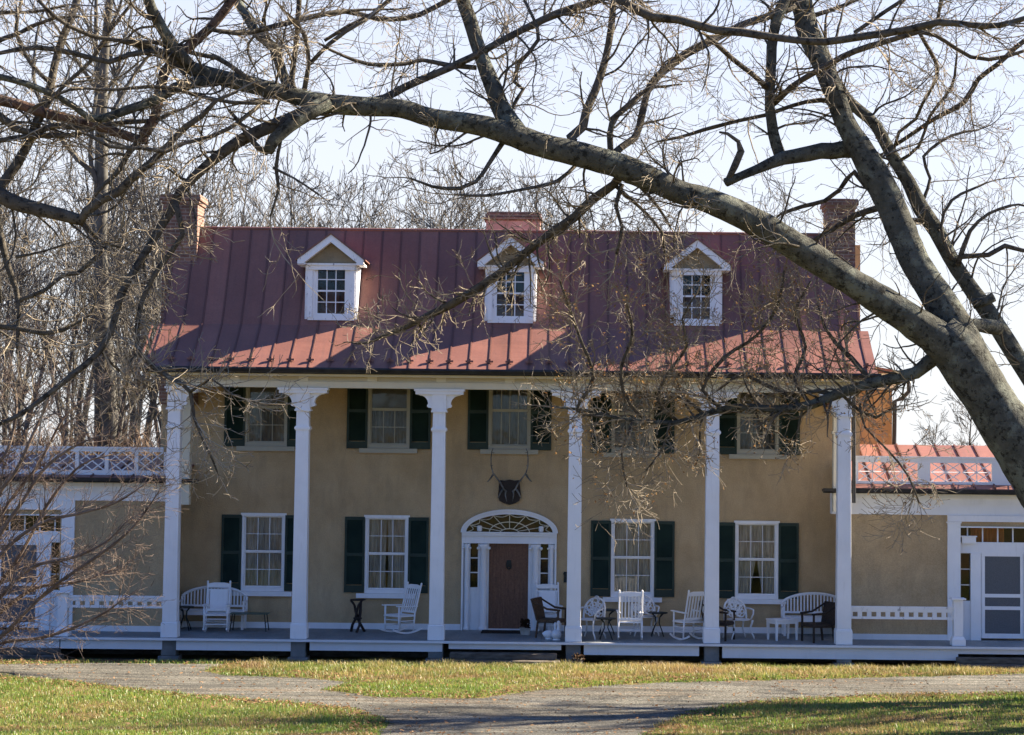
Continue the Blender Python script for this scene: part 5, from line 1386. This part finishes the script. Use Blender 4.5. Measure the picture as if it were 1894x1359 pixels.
BR([(330, 90, 5), (305, 81, 4), (210, 74, 4), (162, 64, 4), (125, 47, 4), (101, 30, 4), (70, 0, 3)], TY - 2.6, H3, yend=TY - 3.6)
BR([(480, 160, 6), (440, 130, 5), (400, 105, 5), (360, 98, 4), (335, 92, 4)], TY - 2.4, H1)
BR([(500, 190, 5), (430, 190, 4), (360, 175, 4), (300, 160, 4), (210, 166, 3), (130, 165, 3), (60, 200, 3)], TY - 2.6, H3, yend=TY - 3.6)
BR([(480, 195, 4), (423, 237, 4), (372, 257, 4), (342, 264, 4), (305, 281, 4), (264, 274, 4), (203, 271, 4), (166, 250, 4)], TY - 2.8, H3, yend=TY - 3.6)
BR([(520, 255, 3), (510, 310, 4), (515, 350, 3), (500, 400, 2)], TY - 2.4, H1); BR([(505, 310, 3), (545, 330, 2), (590, 360, 2)], TY - 2.4, H1)
BR([(930, 262, 5), (905, 300, 4), (880, 335, 4), (850, 348, 4), (800, 345, 3), (760, 330, 2)], TY - 1.4, H1, yend=TY - 2)
BR([(1070, 300, 4), (1030, 335, 4), (970, 350, 3), (900, 362, 3), (850, 360, 2)], TY - 1.1, H1, yend=TY - 2)
BR([(1150, 340, 5), (1138, 380, 4), (1150, 420, 3), (1140, 470, 3)], TY - .9, H2); BR([(1140, 345, 4), (1190, 390, 3), (1225, 430, 3), (1230, 470, 2)], TY - .7, H2); BR([(1160, 320, 4), (1215, 380, 3), (1240, 420, 2)], TY - .7, H1)
# the left hand tree, its trunk just outside the picture
L2Y = TY - 2.5
TREE2 = MB(); TREE2R = MB()
def L(p, y=L2Y, n=8, mb=None, yend=None, h=H3): return limb(mb or TREE2, p, y, n, h, yend=yend)
L([(-330, 1330, 60), (-310, 1100, 52), (-290, 800, 46), (-260, 560, 42), (-240, 330, 38), (-200, 160, 32), (-150, 0, 26), (-120, -160, 20)], n=14, h=None)
L([(-255, 420, 24), (-150, 380, 18), (-60, 350, 15), (0, 357, 14), (20, 369, 14), (68, 382, 13), (112, 393, 12), (149, 404, 11), (160, 388, 9), (190, 366, 8), (220, 352, 8), (244, 328, 8), (277, 301, 7), (311, 267, 6), (345, 233, 6), (372, 215, 5), (399, 186, 4), (440, 168, 3)], yend=L2Y - .8, n=10)
L([(148, 402, 7), (169, 430, 5), (193, 450, 4), (230, 458, 3), (262, 470, 2)])
L([(-10, 355, 11), (7, 338, 10), (30, 305, 10), (51, 267, 9), (61, 244, 9), (81, 200, 9), (95, 152, 8), (108, 91, 8), (129, 37, 7), (143, 0, 7), (160, -70, 6)], yend=L2Y + .6)
L([(-235, 250, 18), (-120, 190, 12), (-40, 185, 11), (0, 186, 11), (41, 196, 10), (91, 213, 10), (169, 230, 9), (210, 243, 9), (250, 256, 9), (272, 260, 8)], mb=TREE2R, n=10, h=None)
L([(460, -70, 9), (436, -10, 9), (420, 14, 9), (389, 51, 9), (355, 81, 10), (325, 108, 10), (305, 135, 10), (298, 169, 10), (288, 220, 10), (270, 245, 11), (262, 252, 9)], mb=TREE2R, n=9)
L([(-220, 200, 14), (-100, 200, 9), (0, 217, 8), (30, 240, 7), (61, 247, 6), (101, 233, 6), (150, 238, 5), (237, 227, 5), (291, 223, 4), (311, 210, 4)])
L([(-200, 300, 10), (-80, 270, 7), (0, 260, 5), (51, 252, 5), (135, 250, 5), (176, 237, 4)])
L([(61, 240, 4), (101, 176, 4), (170, 110, 4), (200, 60, 4), (245, 5, 3)]); L([(95, 155, 4), (60, 120, 4), (30, 60, 4), (40, 0, 3)])
L([(-190, 120, 10), (-80, 90, 6), (0, 73, 5), (34, 61, 4), (68, 44, 4), (98, 34, 3), (150, 30, 2)]); L([(-150, 30, 8), (-60, 30, 5), (0, 22, 4), (60, 22, 3), (120, 10, 3)])
L([(-265, 640, 14), (-120, 620, 8), (0, 603, 6), (34, 607, 5), (85, 616, 5), (118, 610, 4), (140, 598, 4)])
L([(0, 425, 6), (14, 491, 6), (30, 535, 5), (36, 570, 4), (34, 603, 4), (32, 654, 3)]); L([(-5, 372, 6), (-4, 400, 6), (2, 430, 5), (14, 491, 5)], h=None)
L([(34, 556, 4), (85, 535, 4), (118, 508, 4), (145, 505, 4), (176, 478, 4), (198, 456, 3)]); L([(30, 475, 3), (80, 465, 2), (130, 448, 2)])
L([(-30, 410, 6), (-10, 470, 5), (0, 560, 4)], h=None)
# ---- twigs along the traced limbs
def dress(hosts, tw_, every, Lr, lvl, thin_from=0.16, droop=0.0, flat=.8, crook=.3, dens=3.4, ang=(.5, 1.25)):
    for Q in hosts:
        seg = np.linalg.norm(np.diff(Q[:, :3], axis=0), axis=1); tot = seg.sum()
        cum = np.concatenate([[0], np.cumsum(seg)])
        k = tw_.r.poisson(tot / every) + 1
        for _ in range(k):
            u = tw_.r.uniform(.06, 1) * tot; i = min(len(seg) - 1, int(np.searchsorted(cum, u) - 1))
            p = Q[i, :3] + (Q[i + 1, :3] - Q[i, :3]) * ((u - cum[i]) / (seg[i] + 1e-9)); rad = Q[i, 3]
            d = (Q[i + 1, :3] - Q[i, :3]) / (seg[i] + 1e-9)
            ax = tw_.unit() * np.array([1, flat, 1]); ax -= d * (ax @ d); ax /= np.linalg.norm(ax) + 1e-9
            a = tw_.r.uniform(*ang)
            nd = d * math.cos(a) + ax * math.sin(a)
            r0 = min(.022, max(.006, rad * tw_.r.uniform(.15, .45)))
            tw_.grow(p, nd, tw_.r.uniform(*Lr), r0, lvl, up=droop, crook=crook, dens=dens, flat=flat)
        tw_.grow(Q[-1, :3], (Q[-1, :3] - Q[-3, :3]) / np.linalg.norm(Q[-1, :3] - Q[-3, :3]), tw_.r.uniform(*Lr), max(.006, Q[-1, 3] * .8), lvl, up=droop, crook=crook, dens=dens, flat=flat)
ta, tb, tc2 = Twigs(11, .0038), Twigs(12, .0045), Twigs(13, .0038)
dress(H1, ta, .25, (.4, 1.6), 2, droop=.015, dens=3.3, crook=.36)
dress(H2, tb, .068, (.3, 1.05), 2, droop=.05, dens=3.8, crook=.36)
dress(H3, tc2, .30, (.4, 1.5), 2, droop=.01, dens=3.3, crook=.36)
bx_ = X(2190, 1420, TY); b1 = (bx_, TY, float(terrain(bx_, TY)))
main_tree = root('maple_tree', b1, 'great leaning tree with lichened grey trunk and one long limb arching across the picture', 'tree', world_built=True)
build(TREE['lim'], 'trunk', M['bark'], main_tree, smooth=True)
ta.mb.add(tb.mb.v, tb.mb.f); TREE['br'].add(ta.thick.v, ta.thick.f).add(tb.thick.v, tb.thick.f)
build(TREE['br'], 'branch', M['branchbark'], main_tree, smooth=True)
build(ta.mb, 'crown', M['twig'], main_tree)
def leaves_at(tips, share, r, s0, s1):
    mb = MB()
    for p, d in tips:
        if r.random() > share: continue
        for _ in range(r.integers(1, 4)):
            c = p + r.normal(0, .03, 3) - np.array([0, 0, .02]); u = r.standard_normal(3); u /= np.linalg.norm(u); v = np.cross(u, r.standard_normal(3)); v /= np.linalg.norm(v) + 1e-9
            s = r.uniform(s0, s1); w = np.cross(u, v) * s * .3
            mb.add([c - u * s, c + v * s * .55 + w, c + u * s, c - v * s * .55 + w], [(0, 1, 2), (0, 2, 3)])
    return mb
lr_ = np.random.default_rng(21)
low_tips = [(p, d) for p, d in tb.tips if 470 < pix(p)[1] < 960 and 1000 < pix(p)[0] < 1720]
pods = leaves_at([(p, d) for p, d in ta.tips if pix(p)[0] > 1560 and pix(p)[1] < 260], .10, lr_, .014, .028)
build(pods, 'seed_pods', M['litter'], main_tree)
build(leaves_at(low_tips, .20, lr_, .014, .034), 'leaves', M['leaf'], main_tree)
LB = (float(W(-330, 1330, L2Y)[0]), L2Y, float(terrain(W(-330, 1330, L2Y)[0], L2Y)))
left_tree = root('old_tree', LB, 'old dark tree reaching in from the left edge with a broken reddish limb', 'tree', world_built=True)
TREE2.add(tc2.thick.v, tc2.thick.f)
build(TREE2, 'trunk', M['branchbark'], left_tree, smooth=True)
build(TREE2R, 'broken_limb', M['redbark'], left_tree, smooth=True)
build(tc2.mb, 'crown', M['twig'], left_tree)

# ---- bare woods behind the house: six grown trees, copied
def wood_tree(seed, h, r0, lean=.0, bushy=1.0, first=.3, lvl=3, thin=.012, name='bare_tree', mats=('woodbark', 'woodtwig'), label='', group='', cat='tree'):
    t = Twigs(seed, thin); n = 12
    P = [np.zeros(3)]; d = np.array([lean, 0, 1.0])
    for i in range(n):
        d = d + .07 * t.unit() * np.array([1, 1, .3]); d[2] = max(d[2], .8); d /= np.linalg.norm(d)
        P.append(P[-1] + d * h / n)
    rs = np.linspace(r0, r0 * .12, n + 1)
    tr = MB().tube(P, rs, 8, True, .04, t.r)
    for k in range(int(26 * bushy)):
        u = first + (1 - first) * t.r.random() ** .8; i = min(n - 1, int(u * n))
        p = P[i] + (P[i + 1] - P[i]) * (u * n - i)
        az_ = t.r.uniform(0, 6.28); el = t.r.uniform(.35, 1.15)
        nd = np.array([math.cos(az_) * math.cos(el), math.sin(az_) * math.cos(el), math.sin(el)])
        t.grow(p, nd, h * t.r.uniform(.14, .34) * (1.15 - .6 * u), rs[i] * t.r.uniform(.25, .5), lvl - 1, up=.07, crook=.2, dens=14.0 / h, seg=.5, spread=(.35, .9))
    o = root(name, (0, 0, 0), label, cat, group)
    build(tr, 'trunk', M[mats[0]], o, smooth=True)
    if t.thick.v: build(t.thick, 'branch', M[mats[0]], o)
    build(t.mb, 'crown', M[mats[1]], o)
    return o
def px_place(px, Y): return (float(W(px, 900, Y)[0]), Y, 0.0)
GW = 'bare trees in the woods behind the house'
LW = 'bare grey tree in the dense woods beyond the left wing'
CW = 'bare grey tree rising behind the ridge of the red roof'
protos = [wood_tree(31, 17, .17, .03, 1.0, .42, label=LW, group=GW), wood_tree(32, 16, .14, -.05, 1.0, .4, label=LW, group=GW), wood_tree(33, 15, .12, .02, 1.0, .38, label=LW, group=GW),
          wood_tree(34, 14, .12, -.03, 1.4, .3, label=CW, group=GW), wood_tree(35, 15, .13, .05, 1.4, .3, label=CW, group=GW)]
wr = random.Random(77); first = [True] * 5
spots = []
for k in range(40): spots.append((wr.uniform(-80, 345), wr.uniform(15, 46), wr.choice((0, 1, 2)), LW))
for k in range(62): spots.append((370 + 880 * (k + wr.random()) / 62, wr.uniform(24, 44), wr.choice((3, 4)), CW))
for px_, Y_, k, lab in spots:
    sc_ = wr.uniform(.72, 1.08)
    if lab == CW: sc_ = wr.uniform(.82, 1.02) * (1.0 if px_ < 950 else 1.0 - (px_ - 950) / 1500)
    if first[k]:
        o = protos[k]; first[k] = False; o.location = px_place(px_, Y_)
    else: o = copy_thing(protos[k], px_place(px_, Y_), 0, lab)
    o.rotation_euler = (0, 0, wr.uniform(0, 6.28)); o.scale = (sc_, sc_, sc_ * (Y_ + 48) / 80)
tall = wood_tree(41, 27, .34, .01, .8, .45, label='tallest straight grey trunk rising out of the top behind the left wing', group=GW)
tall.location = px_place(216, 20)
tall2 = wood_tree(42, 24, .22, -.04, .8, .4, label='slim leaning tall tree just left of the tallest trunk', group=GW)
tall2.location = px_place(188, 22)
pr = [wood_tree(51, 8, .11, .05, 1.7, .22, label='small spreading bare tree far off beyond the right wing', group='small bare trees beyond the right wing')]
for px_, Y_, sc_ in ((1790, 62, 1.0), (1725, 70, .8), (1850, 75, .9)):
    o = pr[0] if px_ == 1790 else copy_thing(pr[0], (0, 0, 0), 0, 'smaller faint bare tree far off beyond the right wing')
    o.location = px_place(px_, Y_); o.rotation_euler = (0, 0, px_ * .1); o.scale = (sc_,) * 3
# ---- thicket behind the left wing and the shrub in front of it
def shrub(name, seed, h, stems, label, cat, group, mats, thin, lean=(0, 0), lvl=2, dens=2.5, spread_r=.4, fan=.75, crook=.12, up=.03):
    t = Twigs(seed, thin); tr = MB()
    for k in range(stems):
        az_ = t.r.uniform(0, 6.28); el = t.r.uniform(.5, 1.0)
        nd = np.array([fan * math.cos(az_) * t.r.uniform(.2, 1) + lean[0] * t.r.uniform(.3, 1.5), fan * math.sin(az_) * t.r.uniform(.2, 1) + lean[1], 1.0]); nd /= np.linalg.norm(nd)
        p = np.array([t.r.normal(0, spread_r), t.r.normal(0, spread_r), -.05])
        t.grow(p, nd, h * t.r.uniform(.6, 1.05), max(thin * 2, .024 if thin < .006 else .035), lvl, up=up, crook=crook, dens=dens, seg=.3, spread=(.25, .6))
    o = root(name, (0, 0, 0), label, cat, group)
    if t.thick.v: build(t.thick, 'stem', M[mats[0]], o)
    build(t.mb, 'twigs', M[mats[1]], o)
    return o
GB = 'brown thickets behind the left wing'
bp_ = [shrub('thicket_bush', 61, 6.5, 26, 'tall brown leafless thicket bush behind the left wing', 'bush', GB, ('brushtwig', 'brushtwig'), .009, dens=2.2, spread_r=1.2, crook=.2),
       shrub('thicket_bush', 62, 5.5, 24, 'tall brown leafless thicket bush behind the left wing', 'bush', GB, ('brushtwig', 'brushtwig'), .009, dens=2.2, spread_r=1.3, crook=.2)]
for k in range(18):
    o = bp_[k] if k < 2 else copy_thing(bp_[k % 2], (0, 0, 0), 0, None)
    o.location = px_place(-70 + 22 * k + wr.uniform(-15, 15), wr.uniform(11, 24)); o.rotation_euler = (0, 0, wr.uniform(0, 6.28)); s_ = wr.uniform(.6, .95); o.scale = (s_, s_, s_ * .9)
sp = W(-95, 1262, -6)
SH = []; shm = MB()
for pts in ([(0, 1179, 4), (50, 1129, 3.5), (100, 1084, 3), (165, 1039, 3), (220, 999, 2.5), (260, 959, 2), (300, 899, 1)],
            [(0, 1104, 4), (60, 1049, 3.5), (140, 1029, 3), (200, 999, 2), (242, 955, 1)], [(0, 1029, 4), (75, 969, 3), (150, 949, 3), (215, 929, 2), (282, 886, 1)],
            [(0, 989, 4), (40, 929, 3.5), (80, 869, 3), (130, 829, 2.5), (192, 802, 1)], [(-10, 929, 4), (30, 869, 3.5), (60, 804, 3), (90, 739, 2), (100, 680, 1)],
            [(0, 1190, 3), (75, 1179, 3), (140, 1159, 2.5), (200, 1129, 2), (230, 1105, 1)], [(-20, 889, 4), (15, 829, 3), (30, 754, 2.5), (22, 680, 1)],
            [(-30, 1120, 4), (40, 1020, 3), (90, 930, 3), (150, 860, 2), (210, 840, 1)], [(-40, 1050, 4), (10, 940, 3), (70, 860, 3), (120, 770, 2), (170, 730, 1)],
            [(-60, 1000, 4), (-20, 850, 3), (0, 740, 2), (50, 660, 1)], [(-20, 1150, 4), (60, 1090, 3), (150, 1075, 2.5), (215, 1050, 1.5)], [(-70, 900, 4), (-50, 780, 3), (-20, 690, 2), (10, 640, 1)]):
    j = len(SH) * .06
    limb(shm, [(-112 + 5 * len(SH), 1262, 6), ((-112 + pts[0][0]) / 2 - 14, (1262 + pts[0][1]) / 2 + 6, 5)] + pts, -6.3 + j, 7, SH, yend=-6.8 + 2.2 * j)
ts = Twigs(73, .0036)
dress(SH, ts, .125, (.4, 1.25), 2, droop=.03, flat=.6, crook=.16, dens=3.0, ang=(.2, .7))
sp = W(-95, 1262, -6.3); sp[2] = terrain(sp[0], -6.3)
shr = root('shrub', tuple(float(q) for q in sp), 'leafless reddish brown shrub fanning up before the left wing', 'shrub', world_built=True)
shm.add(ts.thick.v, ts.thick.f)
build(shm, 'stem', M['shrubtwig'], shr, smooth=True)
build(ts.mb, 'twigs', M['shrubtwig'], shr)
# a bare tree outside the frame on the right, whose shadow lies over the drive
sh = wood_tree(81, 21, .42, .0, 1.5, .22, thin=.016, label='bare tree beside the drive just outside the picture to the right', group=None)
sh.location = (18.5, -5.8, float(terrain(18.5, -5.8)))
for k, (x_, y_, lab) in enumerate(((21.5, -6.5, 'second bare tree beside the drive outside the picture to the right'), (17.5, -8.6, 'bare tree on the lawn by the drive outside the picture to the right'))):
    o = copy_thing(sh, (x_, y_, float(terrain(x_, y_))), 1.3 + 2 * k, lab); o.scale = (.9, .9, .85)
